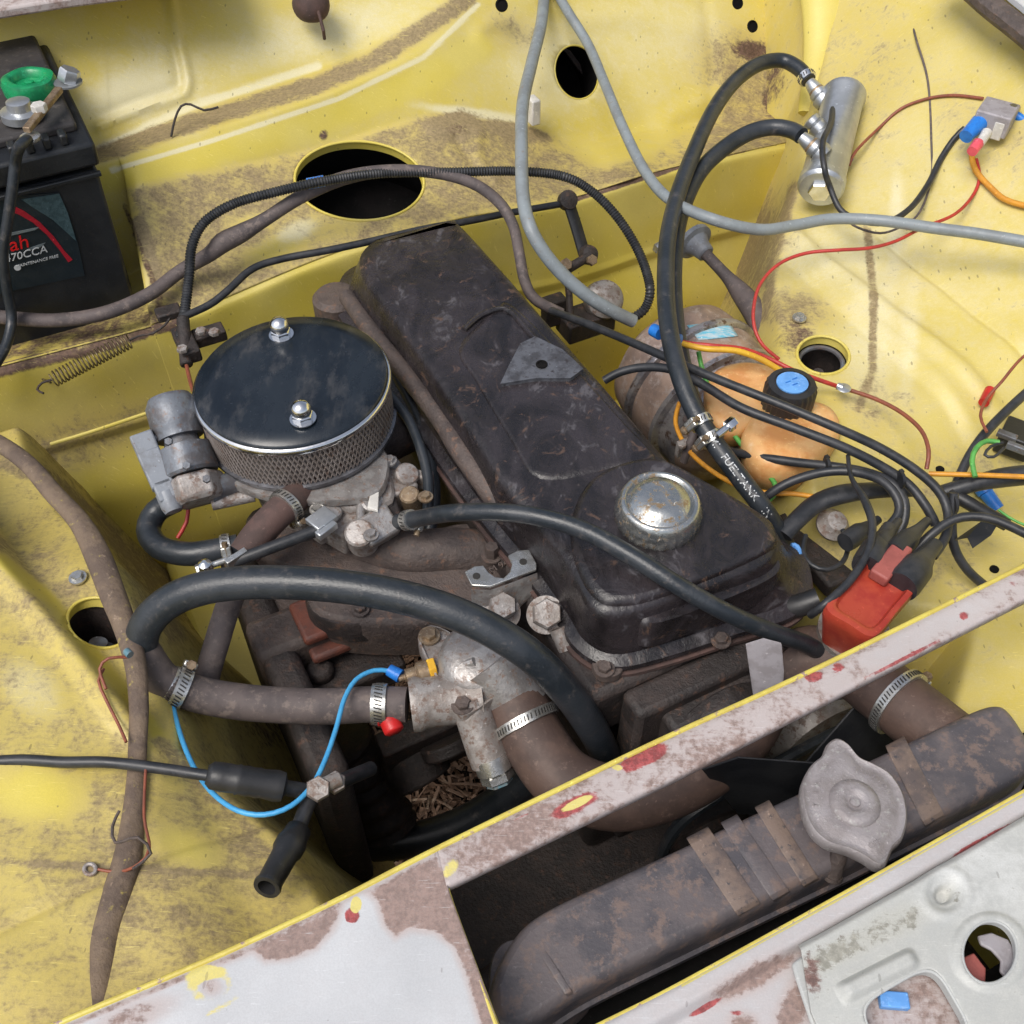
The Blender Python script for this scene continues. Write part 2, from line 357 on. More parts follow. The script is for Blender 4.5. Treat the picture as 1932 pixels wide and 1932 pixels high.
def sheet(name, rows, nu, sub, mat, parent, blobs=(), holes=(), blur=2, thick=.0012, base=(.18, 0, .22), fn=None, usm=True):
    """rows of control points (world) -> smooth grid; holes (u, v, ru, rv, deg, power) are really cut, their rims returned"""
    cols = []
    for r in rows:
        m = len(r); out = []
        for k in range(nu+1):
            t = k/nu*(m-1); i = min(int(t), m-2); t -= i; a = [np.array(r[j]) for j in (max(i-1, 0), i, i+1, min(i+2, m-1))]
            out.append(cr(*a, t) if usm else a[1]*(1-t)+a[2]*t)
        cols.append(out)
    C = np.array(cols); G = []
    for i in range(len(C)-1):
        ns = sub[i] if hasattr(sub, '__len__') else sub
        for j in range(ns): G.append(C[i]*(1-j/ns)+C[i+1]*(j/ns))
    G.append(C[-1]); G = np.array(G)
    for _ in range(blur):
        H = G.copy(); H[1:-1] = G[:-2]*.25+G[1:-1]*.5+G[2:]*.25; G = H
    if fn is not None: G = fn(G)
    nr, nc = G.shape[:2]; V = [Vector(p) for p in G.reshape(-1, 3)]
    uv = np.array([proj(p)[:2] for p in V]); dead = np.zeros(len(V), bool); rims = []
    def rho(h, q):
        a = math.radians(h[4]); dx, dy = q[:, 0]-h[0], q[:, 1]-h[1]; x = (dx*math.cos(a)+dy*math.sin(a))/h[2]; y = (-dx*math.sin(a)+dy*math.cos(a))/h[3]
        return (np.abs(x)**h[5]+np.abs(y)**h[5])**(1/h[5]), np.arctan2(y, x)
    faces = []; rhos = [rho(h, uv) for h in holes]; edge = [set() for _ in holes]
    for i in range(nr-1):
        for j in range(nc-1):
            q = (i*nc+j, i*nc+j+1, (i+1)*nc+j+1, (i+1)*nc+j); cut = False
            for k, (rr, _) in enumerate(rhos):
                s = rr[list(q)]
                if s.mean() < 1.0: cut = True; edge[k].update(q)
            if not cut: faces.append(q)
    used = set(x for f in faces for x in f)
    for k, h in enumerate(holes):
        rr, an = rhos[k]; ids = [x for x in edge[k] if x in used]; near = min(range(len(V)), key=lambda x: rr[x])
        c = V[near].copy()
        # hole centre on the sheet, then slide the cut edge onto a clean outline
        cc = sum((V[x] for x in ids), Vector())/max(1, len(ids))
        for x in ids: V[x] = cc + (V[x]-cc)*(1/max(.5, min(2, rr[x])))
        ids.sort(key=lambda x: an[x]); ring = [V[x] for x in ids]; nrm = Vector()
        for a in range(0, len(ring), 3): nrm += (ring[a]-cc).cross(ring[(a+len(ring)//4) % len(ring)]-cc)
        nrm.normalize()
        if nrm.z < 0: nrm = -nrm
        # even ring by angle
        ev = []
        A = np.array([an[x] for x in ids]); R3 = np.array([list(p) for p in ring])
        Aw = np.concatenate([A-2*math.pi, A, A+2*math.pi]); Rw = np.concatenate([R3]*3)
        for t in np.linspace(-math.pi, math.pi, 72, endpoint=False): ev.append(Vector([float(np.interp(t, Aw, Rw[:, d])) for d in range(3)]))
        ev = [(ev[a-2]+ev[a-1]+ev[a]+ev[(a+1) % 72]+ev[(a+2) % 72])/5 for a in range(72)]
        rims.append((cc, nrm, ev))
    remap = {x: i for i, x in enumerate(sorted(used))}
    o = mk(name, ([V[x] for x in sorted(used)], [tuple(remap[x] for x in f) for f in faces]), mat, parent, sharp=60)
    VV = [V[x] for x in sorted(used)]; set_wear_light(o.data, wear_light_map(VV, blobs, base))
    if thick:
        s = o.modifiers.new('steel', 'SOLIDIFY'); s.thickness = thick; s.offset = 0
    return o, rims, G
def rimtube(name, rim, r, mat, parent, depth=.008, lift=0):
    cc, n, ev = rim; m = len(ev)
    ring = sweep([p + n*lift for p in ev], r, 8, closed=True)
    v = [p - n*0 for p in ev] + [cc+(p-cc)*.985 - n*depth for p in ev]; f = [(i, (i+1) % m, m+(i+1) % m, m+i) for i in range(m)]
    return mk(name, join(ring, (v, f)), mat, parent, sharp=60)
def cup(name, rim, depth, mat, parent, k=1.02, flare=1.0):
    cc, n, ev = rim; m = len(ev); v = [cc+(p-cc)*k - n*.003 for p in ev]+[cc+(p-cc)*k*flare - n*depth for p in ev]
    return mk(name, (v, [(i, (i+1) % m, m+(i+1) % m, m+i) for i in range(m)]+[tuple(range(m, 2*m))]), mat, parent, sharp=60)

# ---------------------------------------------------------------- ground under the car
gv, gf = [], []
for i in range(25):
    for j in range(25):
        x = (i-12)**3/1728*60; y = (j-12)**3/1728*60; gv.append(Vector((x, y+.6, -.80+.006*math.sin(i*3.1+j*1.7))))
for i in range(24):
    for j in range(24): gf.append((i*25+j, (i+1)*25+j, (i+1)*25+j+1, i*25+j+1))
g = mk('ground', (gv, gf), M['soil']); g['kind'] = 'structure'
V, Fc = [], []
for k in range(16000):
    x, y = random.uniform(-.5, .35), random.uniform(.1, 1.1); a = random.uniform(0, 6.28); q = random.uniform(-.5, .5)
    X = Vector((math.cos(a)*math.cos(q), math.sin(a)*math.cos(q), math.sin(q))); Y = X.cross(Z).normalized()
    v, f = box((x, y, -.795+random.uniform(0, .02)), random.uniform(.008, .034), random.uniform(.0015, .006), random.uniform(.001, .003), X, Y, X.cross(Y))
    n = len(V); V += v; Fc += [tuple(i+n for i in t) for t in f]
g = mk('bark_chippings', (V, Fc), M['wood_chip'], sharp=-1); g['kind'] = 'stuff'; g['label'] = 'brown bark chippings lying on the ground below the engine bay'

# ---------------------------------------------------------------- car body
body = thing('car_body', 'yellow engine bay bodywork with grimy panels and bare primer front', 'car body', ls(.32, .3, -.5))
R0 = [PS(*a) for a in ((-300, -130, 1.44), (120, -130, 1.42), (210, -130, 1.42), (330, -130, 1.42), (600, -130, 1.40), (860, -130, 1.38), (1090, -130, 1.37), (1300, -130, 1.36), (1640, -130, 1.33))]
R1 = [PS(*a) for a in ((-200, 380, 1.27), (165, 287, 1.27), (225, 264, 1.274), (350, 212, 1.283), (600, 133, 1.285), (800, 22, 1.30), (940, -60, 1.33), (1250, -70, 1.32), (1600, -60, 1.30))]
R2 = [PS(*a) for a in ((-200, 420, 1.215), (180, 312, 1.215), (236, 294, 1.216), (350, 257, 1.22), (600, 184, 1.225), (800, 98, 1.25), (950, 0, 1.30), (1250, -10, 1.29), (1590, -10, 1.27))]
R3 = [ls(-.45, 1.19, -.085), ls(.068, 1.19, -.085)]+[PS(*a) for a in ((243, 366, 1.18), (350, 330, 1.185), (580, 285, 1.195), (850, 213, 1.20), (1060, 262, 1.18), (1270, 240, 1.165), (1570, 190, 1.15))]
R4 = [PS(*a) for a in ((-250, 755, 1.055), (245, 627, 1.055), (292, 610, 1.055), (400, 572, 1.055), (640, 474, 1.055), (860, 414, 1.055), (1060, 378, 1.055), (1260, 318, 1.055), (1500, 265, 1.06))]
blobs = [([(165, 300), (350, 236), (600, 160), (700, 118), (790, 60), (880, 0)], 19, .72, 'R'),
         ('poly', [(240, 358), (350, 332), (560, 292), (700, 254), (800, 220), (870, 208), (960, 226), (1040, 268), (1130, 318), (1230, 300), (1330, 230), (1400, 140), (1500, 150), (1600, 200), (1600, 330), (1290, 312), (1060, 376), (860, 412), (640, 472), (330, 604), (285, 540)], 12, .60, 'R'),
         (620, 430, 90, 40, -20, .45, 'R'), (740, 440, 50, 20, -10, .5, 'R'), (470, 540, 80, 26, -20, .55, 'R'), (1300, 260, 90, 16, -40, .4, 'R'), (980, 250, 60, 14, 10, .95, 'R'), (860, 240, 50, 26, 0, .9, 'R'),
         (1400, 120, 100, 70, 10, .60, 'R'), (1478, 195, 50, 46, 40, .85, 'G'), (1415, 95, 52, 24, 10, .80, 'G'), (1475, 70, 40, 34, 40, .72, 'G'), (860, 243, 38, 20, 5, .50, 'G'),
         (970, 60, 60, 40, 30, .50, 'R'), (610, 255, 12, 14, 0, .7, 'G'), (520, 470, 60, 26, -20, .2, 'R'), (560, 435, 40, 20, -20, .75, 'B'), (480, 420, 50, 18, -20, .3, 'R'),
         (300, 150, 110, 90, 0, .55, 'B'), (240, 180, 90, 45, -15, .80, 'B'), (600, 60, 220, 50, -15, .62, 'B'), (1150, 90, 260, 120, 0, .46, 'B'), (1040, 130, 80, 90, 0, .6, 'B'), (1250, 60, 110, 60, 0, .55, 'B'),  # B here paints the bright glare of the upper panel
         ([(190, 340), (580, 240), (780, 160), (900, 90)], 26, .05, 'R'), ([(190, 340), (580, 240), (780, 160), (900, 90)], 26, .15, 'B'),
         ([(190, 282), (350, 205), (600, 125)], 8, .8, 'B'), ([(210, 322), (400, 266), (640, 186), (800, 108), (900, 10)], 5, .85, 'B'), (900, 215, 110, 10, 8, .85, 'B'), (1180, 400, 120, 30, -15, .5, 'R'), ([(-60, 668), (100, 640), (300, 590)], 34, .60, 'G'), ([(262, 420), (300, 540)], 12, .85, 'R'), ([(236, 390), (300, 560)], 8, .6, 'G')]
def creases(lines, dirv):
    def fn(G):
        q = G.reshape(-1, 3); uv = np.array([proj(p)[:2] for p in q]); H = np.zeros(len(q))
        for pts, wd, h in lines:
            pts = spline([list(map(float, p))+[0.] for p in pts], n=6); d = np.full(len(q), 1e9)
            for a, b in zip(pts[:-1], pts[1:]):
                a = a[:2]; e = b[:2]-a; L2 = max(e@e, 1e-9); t = np.clip(((uv-a)@e)/L2, 0, 1); d = np.minimum(d, np.linalg.norm(uv-a-t[:, None]*e, axis=1))
            H += h*np.exp(-(d/wd)**2)
        q += H[:, None]*np.array(list(dirv)); return q.reshape(G.shape)
    return fn
FWD = (Z*.6-F*.8)
fcr = creases([([(318, -30), (334, 60), (350, 130), (354, 165), (335, 184), (260, 208), (186, 238)], 9, .0055), ([(300, -30), (318, 60), (334, 130), (336, 156), (320, 170), (250, 194), (184, 222)], 12, -.003),
    ([(900, 250), (905, 300), (935, 340)], 10, .003), ([(860, 262), (905, 330)], 10, -.003), ([(1000, 60), (940, 40), (905, 70), (960, 110), (1010, 160)], 18, .004), ([(1190, 380), (1185, 300), (1240, 240), (1350, 180)], 20, .004), ([(1100, 40), (1200, 30), (1300, 60)], 25, .004),
    ([(820, 240), (1000, 262), (1150, 330), (1260, 250)], 18, .004), ([(1330, 0), (1345, 120), (1330, 260)], 10, -.003)], FWD)
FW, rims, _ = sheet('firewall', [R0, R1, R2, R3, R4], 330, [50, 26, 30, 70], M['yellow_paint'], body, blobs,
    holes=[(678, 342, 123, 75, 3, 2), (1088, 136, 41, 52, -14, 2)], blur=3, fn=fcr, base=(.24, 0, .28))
rimtube('hole_rim', rims[0], .0018, M['yellow_paint'], FW, .012, .0005); cup('blackout_box', rims[0], .11, M['deep_black'], FW, 1.02, 1.5)  # unseen black box added behind each opening to keep it dark
rimtube('hole_rim', rims[1], .0012, M['yellow_paint'], FW, .003); cup('blackout_box', rims[1], .09, M['deep_black'], FW, 1.03, 1.5)
p = PS(1100, 120, 1.245); mk('inner_brace', box(PS(1095, 130, 1.30), .008, .10, .012, L, (L*.6-Z*.8).normalized(), F), M['rust_iron'], FW)
# embossed line on the upper panel
def bead(name, px, s_or_z, r, mat, parent, onS=True, flat=.45):
    pts = [list(PS(u, v, s) if onS else P(u, v, s)) for u, v, s in px]
    return mk(name, sweep([Vector(p) for p in spline(pts, step=.006)], r, 10), mat, parent, sharp=70)
def on_fw(u, v):            # a point on the upper firewall between two profile rows
    best = None
    d = ray(u, v)
    return None
# lower firewall / toe board under the ledge
lip = R4
def off(p, f, z): return Vector(p)+F*f+Z*z
rows = [[off(p, .004, .0) for p in lip], [off(p, -.006, -.006) for p in lip], [off(p, -.012, -.045) for p in lip], [off(p, -.022, -.10) for p in lip], [off(p, -.026, -.11) for p in lip], [off(p, -.024, -.125) for p in lip], [off(p, -.055, -.19) for p in lip], [off(p, -.07, -.30) for p in lip], [off(p, -.02, -.55) for p in lip]]
def dent(G):
    for i in range(G.shape[0]):
        for j in range(G.shape[1]):
            t = j/G.shape[1]*60; k = math.sin(i/G.shape[0]*9.4)
            G[i, j, 1] += .0025*math.sin(t*1.1+k)*math.exp(-((i-12)/14)**2) + .0012*math.sin(t*2.7)
    return G
TB, _, _ = sheet('lower_firewall', rows, 220, 9, M['yellow_paint'], body,
    [(150, 800, 330, 90, -20, .3, 'R'), ([(-50, 700), (120, 665), (330, 606)], 14, .66, 'G'), ([(1060, 384), (1290, 312), (1480, 262)], 7, .8, 'G'), ([(-50, 712), (180, 656), (330, 610)], 15, .72, 'G'),
     (120, 845, 120, 50, -15, .55, 'R'), (1160, 520, 120, 60, 0, .05, 'R'), (560, 560, 90, 40, 0, .1, 'R'), (200, 800, 160, 26, -18, .48, 'R')], base=(.14, 0, .12))
mk('pressed_seam', sweep([Vector(q) for q in spline([list(P(*a)) for a in ((95, 838, -.16), (180, 812, -.158), (290, 775, -.155))], step=.01)], .0022, 8), M['yellow_paint'], TB)
# ---- left inner wing (height field in car coordinates)
def sst(x, a, b):
    t = min(1, max(0, (x-a)/(b-a))); return t*t*(3-2*t)
def itp(x, xs, ys): return float(np.interp(x, xs, ys))
LR = ([.2, .35, .49, .595, .743, .95], [-.045, -.06, -.066, -.096, -.143, -.19])
LD = ([.2, .30, .40, .50, .62, .72, .85, .95], [.035, .03, .012, -.035, -.030, -.040, -.075, -.09])
def zleft(l, s):
    lr = itp(s, *LR); ld = itp(s, *LD); d = l-lr
    front = sst(s, .56, .44)
    top = -.028 + max(0, -d)*.12 + front*-.012
    shelf = -.056 - .05*sst(s, .70, .88)
    z = top + (shelf-top)*sst(d, -.004, .022)*(1-front*.75)
    z += front*(-.03)*sst(l, -.10, ld)
    z += .010*math.exp(-((d+.004)/.010)**2)*(1-front)                # rolled ridge
    e = l-ld
    if e > -.02: z = z*(1-sst(e, -.02, .03)) + (z-.13)*sst(e, -.02, .03)
    if e > .02: z -= (e-.02)*3.2
    z -= .0035*math.exp(-((s-(.395+.10*(l+.2)))/.004)**2)             # pressed seam
    z += .0015*math.sin(l*70+s*23)*math.sin(s*41)
    return z
def field(l0, l1, nl, s0, s1, ns, zf):
    return [[ls(l0+(l1-l0)*i/nl, s0+(s1-s0)*j/ns, zf(l0+(l1-l0)*i/nl, s0+(s1-s0)*j/ns)) for i in range(nl+1)] for j in range(ns+1)]
def hf(name, l0, l1, nl, s0, s1, ns, zf, **k):
    G = field(l0, l1, nl, s0, s1, ns, zf); return sheet(name, G, nl, 1, M['yellow_paint'], body, blur=0, usm=False, **k)
WL, rims, _ = hf('left_inner_wing', -.42, .115, 190, .10, 1.0, 320, zleft, holes=[(188, 1176, 62, 47, 14, 2)],
    blobs=[(200, 1560, 330, 70, -8, .50, 'R'), (420, 1500, 130, 60, 30, .52, 'R'), (300, 1700, 160, 120, 0, .56, 'R'), (60, 1100, 130, 70, 40, .58, 'R'), (130, 1350, 180, 50, 35, .46, 'R'), (60, 1300, 90, 60, 40, .50, 'B'),
           (340, 1080, 90, 120, 30, .66, 'R'), (480, 1640, 90, 60, 40, .58, 'R'), (450, 1350, 80, 90, 30, .45, 'R'), (60, 1500, 90, 50, 0, .05, 'R'), (350, 1600, 60, 30, 20, .2, 'R'), (100, 1800, 200, 60, -10, .45, 'R'), (260, 1850, 260, 40, -18, .52, 'R'),
           ([(0, 1055), (90, 1130), (184, 1245), (300, 1390)], 12, .02, 'R'), ([(0, 870), (90, 900), (200, 1000), (300, 1120), (330, 1200)], 16, .66, 'R'), ([(300, 1400), (400, 1500), (520, 1620)], 12, .62, 'R'), (250, 1640, 300, 6, 3, .8, 'R'), (500, 1380, 60, 60, 50, .5, 'G')], base=(.44, 0, .06))  # grime; base also paints this side dimmer, a clean line brightens the ridge
rimtube('hole_rim', rims[0], .0016, M['yellow_paint'], WL, .010, .0005); cup('strut_cup', rims[0], .07, M['dark_iron'], WL, 1.05, 1.2)
cc, nr_, _ = rims[0]
mk('strut_top', lathe([(.001, .022), (.008, .024), (.009, .012), (.018, .010), (.019, .0), (.026, -.004), (.027, -.03)], cc-nr_*.05, nr_, 36), M['choke_grey'], WL)
def bolt(u, v, z, r, parent, mat='zinc', h=.005, washer=True, nrm=Z, nm='bolt'):
    p = P(u, v, z); parts = [hexn(p, r, h, nrm, random.random())]
    if washer: parts.append(lathe([(r*1.45, -.001), (r*1.5, 0), (r*1.45, .0012)], p, nrm, 24))
    return mk(nm, join(*parts), M[mat], parent, sharp=30)
bolt(147, 1090, -.052, .0055, WL, washer=True)
bolt(1508, 600, -.046, .0055, body)
# ---- right inner wing
RE = ([.10, .25, .30, .325, .35, .38, .5, .58, .65, .72, .80, .93, 1.1, 1.3], [.50, .555, .625, .655, .62, .585, .585, .62, .655, .70, .75, .885, 1.04, 1.1])
def zright(l, s):
    le = itp(s, *RE); e = le-l
    base = -.052 + 1.75*max(0, l-.78)**2 - .055*sst(s, .56, .40)
    base += .010*sst(l, .778, .798)*sst(s, .42, .5)*sst(s, 1.0, .9) + .007*math.exp(-((l-(.825+.012*math.sin(s*6)))/.010)**2)*sst(s, .40, .5)
    base -= .0045*math.exp(-((l-.885)/.004)**2) + .0022*math.exp(-((l-.965)/.003)**2)
    z = base - .14*sst(e, -.015, .05)
    if e > .04: z -= (e-.04)*2.2
    z += .0018*math.sin(l*55+s*17)*math.sin(s*37+1)
    return z
def W(u, v, h=0.0):           # height of the right wing under a sight line, plus h
    z = 0.0
    for _ in range(40):
        p = P(u, v, z); z = z*.6 + (zright(p.dot(L), p.dot(F))+h)*.4
    return z
WR, rims, _ = hf('right_inner_wing', .50, 1.45, 300, .10, 1.32, 330, zright, holes=[(1553, 671, 50, 36, 8, 2)],
    blobs=[(1640, 150, 120, 170, -20, .42, 'R'), (1750, 420, 260, 260, 0, .44, 'B'), (1500, 640, 60, 50, 0, .58, 'G'), (1500, 590, 70, 40, 0, .6, 'R'), (1660, 760, 60, 60, 0, .5, 'R'), (1700, 500, 30, 330, 3, .34, 'R'),  # large B blobs paint the lit cream centre of the wing
           (1400, 470, 80, 120, 30, .72, 'R'), (1560, 80, 60, 100, 0, .40, 'R'), (1850, 250, 140, 60, 30, .46, 'R'), (1800, 900, 150, 60, 0, .42, 'R'), (1650, 620, 60, 160, 5, .6, 'B'), (1580, 480, 120, 60, 0, .62, 'B'),  # valley R blob: brown streaks plus painted shade
           (1700, 1050, 200, 70, 0, .45, 'R'), (1500, 820, 60, 60, 0, .5, 'R'), ([(1636, 430), (1648, 560), (1646, 700), (1620, 770)], 9, .66, 'R'), ([(1500, 350), (1470, 450), (1440, 600)], 10, .7, 'R'), (1715, 640, 18, 120, 4, .60, 'B'), (1690, 420, 14, 90, 2, .7, 'B'), (1440, 160, 60, 80, 30, .58, 'G'), (1730, 300, 24, 260, 6, .34, 'R')], base=(.30, 0, .34))  # thin B strips paint ridge highlights; R lines darken along the folds
rimtube('hole_rim', rims[0], .0018, M['yellow_paint'], WR, .010, .0005); cup('strut_cup', rims[0], .07, M['dark_iron'], WR, 1.05, 1.15)
cc, nr_, _ = rims[0]
mk('strut_top', lathe([(.001, .02), (.006, .022), (.008, .012), (.015, .010), (.017, .0), (.023, -.004), (.024, -.03)], cc-nr_*.045, nr_, 36), M['dark_iron'], WR)
mk('strut_bearing_ring', sweep([p-nr_*.012 + (cc-p)*.14 for p in rims[0][2]], .0028, 8, closed=True), M['choke_grey'], WR)
gp = spline([list(P(u, v, W(u, v, .0))) for u, v in ((1552, -60), (1556, 20), (1550, 90), (1538, 150), (1522, 215))], step=.012); gk = len(gp)
o = mk('gusset_fold', sweep([Vector(q) for q in gp], [.040*(1-.75*i/gk) for i in range(gk)], 16, flat=.6), M['yellow_paint'], body, sharp=70)
set_wear_light(o.data, np.tile([.12, .0, .0], (len(o.data.vertices), 1)))
# outer lip and dark drip rail in the top right corner, cowl edge top left
mk('wing_lip', sweep([Vector(q) for q in spline([list(P(*a)) for a in ((1790, -60, .185), (1860, 5, .175), (1932, 62, .165), (2060, 170, .15))], step=.02)], .013, 10), M['rust_iron'], body)
mk('wing_top', prism([P(1830, -60, .19), P(1905, 5, .18), P(2060, 130, .165), P(2200, -60, .2)], Z*.006), M['primer_paint'], body)
cow = [P(-100, 52, .19), P(0, 38, .19), P(130, 17, .19), P(310, -6, .19), P(420, -22, .19), P(420, -120, .21), P(-100, -120, .21)]
o = mk('cowl_edge', prism(cow, Z*.012), M['primer_paint'], body, bevel=.003); set_wear_light(o.data, np.tile([.5, .1, .1], (len(o.data.vertices), 1)))
# ---- front panel, radiator support strip, grille panel
fm = M['primer_paint']
rowsA = [[P(-100, 2034, .028), P(100, 1938, .028), P(420, 1803, .029), P(640, 1699, .03), P(825, 1603, .03)],
         [P(-100, 2044, .030), P(102, 1948, .030), P(423, 1812, .031), P(644, 1708, .032), P(828, 1612, .032)],
         [P(-100, 2080, .030), P(110, 1990, .030), P(440, 1870, .031), P(660, 1770, .032), P(850, 1690, .032)],
         [P(-100, 2250, .022), P(150, 2250, .022), P(460, 2250, .023), P(760, 2250, .024), P(1052, 2230, .024)]]
blA = [('poly', [(300, 1862), (470, 1786), (650, 1702), (826, 1608), (860, 1690), (905, 1830), (950, 1990), (920, 1990), (880, 1850), (855, 1790), (820, 1762), (775, 1758), (745, 1772), (722, 1745), (708, 1700), (680, 1682), (650, 1705), (634, 1750), (600, 1790), (545, 1812), (500, 1816), (476, 1800), (420, 1820)], 11, .70, 'R'),
       (398, 1858, 62, 46, -10, .62, 'B'), (400, 1862, 22, 18, 0, .05, 'B'), (385, 1838, 34, 14, -10, .80, 'B'), (420, 1900, 52, 9, -30, .55, 'B'), (400, 1862, 24, 20, 0, .50, 'R'),
       (672, 1708, 12, 18, 10, .95, 'B'), (664, 1728, 17, 17, 10, .85, 'G'), (860, 1650, 14, 12, 0, .7, 'B'), ([(850, 1690), (900, 1830), (945, 1960)], 14, .62, 'R'), ([(100, 1950), (420, 1815), (640, 1710)], 6, .55, 'R'), (250, 1920, 90, 30, -22, .52, 'R')]
FP, _, _ = sheet('front_panel', rowsA, 190, [4, 20, 60], fm, body, blA, blur=1, thick=.0015, base=(.05, 0, 0), usm=False)
eA = [P(-100, 2031, .029), P(100, 1936, .029), P(420, 1800, .030), P(640, 1697, .031), P(830, 1599, .031), P(1160, 1438, .031), P(1269, 1386, .031), P(1554, 1255, .031), P(1932, 1068, .031), P(2150, 960, .031)]
mk('rolled_edge', sweep([Vector(q) for q in spline([list(p) for p in eA], step=.01)], .0021, 10), M['yellow_lip'], FP)
mk('opening_edge', sweep([Vector(q) for q in spline([list(P(*a)) for a in ((843, 1678, .029), (853, 1712, .029), (938, 1940, .027), (1052, 2230, .022))], step=.01)], .0022, 10), M['yellow_lip'], FP)
def drop(name, pts, dz, mat, parent):
    pts = [Vector(p) for p in pts]; m = len(pts); v = pts + [p+Z*dz for p in pts]
    o = mk(name, (v, [(i, i+1, m+i+1, m+i) for i in range(m-1)]), mat, parent); set_wear_light(o.data, np.tile([.35, 0, .1], (len(v), 1)))
    s = o.modifiers.new('steel', 'SOLIDIFY'); s.thickness = .0012; return o
drop('front_inner_flange', [p+Z*-.001-F*.001 for p in eA[:5]], -.42, M['yellow_paint'], FP)
rowsS = [[P(825, 1604, .03), P(1160, 1443, .03), P(1269, 1390, .03), P(1554, 1259, .03), P(1932, 1072, .03), P(2150, 964, .03)],
         [P(828, 1612, .0325), P(1163, 1450, .0325), P(1272, 1397, .0325), P(1557, 1266, .0325), P(1935, 1079, .0325), P(2150, 971, .0325)],
         [P(842, 1672, .0325), P(1155, 1521, .0325), P(1290, 1457, .0325), P(1631, 1283, .0325), P(1932, 1129, .0325), P(2150, 1018, .0325)],
         [P(843, 1679, .028), P(1158, 1528, .028), P(1291, 1463, .028), P(1632, 1289, .028), P(1933, 1135, .028), P(2150, 1024, .028)],
         [P(844, 1681, .012), P(1159, 1530, .012), P(1292, 1465, .012), P(1633, 1291, .012), P(1934, 1137, .012), P(2150, 1026, .012)]]
blS = [(1085, 1520, 62, 20, -26, .82, 'G'), (1090, 1516, 40, 10, -26, .85, 'B'), (1215, 1430, 62, 20, -28, .85, 'G'), (1165, 1450, 12, 6, 0, .9, 'B'), (1535, 1278, 22, 12, -10, .85, 'G'), (1580, 1262, 14, 12, 0, .8, 'G'), (1818, 1163, 14, 12, 0, .7, 'G'), (1908, 1102, 20, 14, 0, .5, 'G'),
       (1700, 1245, 110, 5, -27, .7, 'G'), (980, 1560, 160, 30, -26, .58, 'R'), (1390, 1370, 260, 30, -25, .50, 'R'), (1750, 1190, 200, 26, -26, .34, 'R'), (985, 1541, 24, 5, -26, .6, 'G'), (850, 1640, 20, 30, 30, .6, 'B')]
CS, _, _ = sheet('radiator_crossmember', rowsS, 230, [3, 12, 3, 3], fm, body, blS, blur=1, thick=.0015, base=(.50, 0, 0), usm=False)
rowsG = [[P(1000, 1998, .030), P(1139, 1930, .030), P(1287, 1855, .030), P(1600, 1682, .030), P(1932, 1494, .030), P(2150, 1372, .030)],
         [P(1003, 2005, .033), P(1142, 1936, .033), P(1290, 1861, .033), P(1603, 1688, .033), P(1935, 1500, .033), P(2153, 1378, .033)],
         [P(1022, 2040, .033), P(1158, 1968, .033), P(1306, 1888, .033), P(1614, 1712, .033), P(1944, 1522, .033), P(2160, 1400, .033)],
         [P(1030, 2060, .022), P(1170, 1990, .022), P(1318, 1906, .022), P(1622, 1728, .022), P(1952, 1538, .022), P(2168, 1416, .022)],
         [P(1120, 2300, .016), P(1270, 2300, .016), P(1440, 2300, .016), P(1820, 2300, .016), P(2150, 2300, .016), P(2400, 2300, .016)]]
blG = [(1420, 1845, 90, 24, -28, .70, 'R'), (1600, 1750, 160, 8, -28, .6, 'R'), (1850, 1585, 80, 7, -29, .8, 'G'), (1330, 1900, 44, 9, -30, .85, 'G'), (1400, 1930, 30, 22, 0, .62, 'R'), (1390, 1912, 26, 9, 0, .6, 'G'), (1500, 1900, 30, 60, 20, .74, 'R'), (1800, 1900, 200, 120, 0, .55, 'R'), ([(1287, 1862), (1600, 1690), (1932, 1502)], 3, .6, 'B')]
GP, _, _ = sheet('grille_panel', rowsG, 230, [3, 8, 5, 60], fm, body, blG, blur=1, thick=.0015, base=(.26, 0, 0), usm=False, holes=[(1862, 1800, 50, 58, 10, 2)])
mk('rolled_edge', sweep([Vector(q) for q in spline([list(p+Z*.001) for p in rowsG[0]], step=.01)], .0014, 8), M['yellow_lip'], GP)
zz = .037
rowsH = [[P(1507, 1785, zz-.008), P(1560, 1757, zz-.008), P(1700, 1678, zz-.008), P(1932, 1542, zz-.008), P(2160, 1412, zz-.008)],
         [P(1511, 1792, zz), P(1563, 1764, zz), P(1703, 1685, zz), P(1935, 1549, zz), P(2160, 1420, zz)],
         [P(1530, 1910, zz), P(1600, 1880, zz), P(1760, 1800, zz), P(1980, 1690, zz), P(2180, 1560, zz)],
         [P(1640, 2160, zz-.003), P(1740, 2160, zz-.003), P(1900, 2160, zz-.003), P(2080, 2160, zz-.003), P(2250, 2160, zz-.003)]]
def relief(G):
    out = G.copy()
    for i in range(G.shape[0]):
        for j in range(G.shape[1]):
            u, v, _ = proj(G[i, j]); d = math.hypot(u-1783, v-1685); out[i, j, 2] += .004*math.exp(-((d-42)/10)**2)*.4 - .007*(1-sst(d, 12, 24)) - .002*(1-sst(d, 24, 44))
            a = math.radians(-27); x = (u-1655)*math.cos(a)+(v-1843)*math.sin(a); y = -(u-1655)*math.sin(a)+(v-1843)*math.cos(a)
            out[i, j, 2] += .006*(1-sst(abs(x), 62, 86))*(1-sst(abs(y), 6, 24))
            out[i, j, 2] += .0025*sst(math.hypot(u-1867, v-1797), 78, 64)
    return out
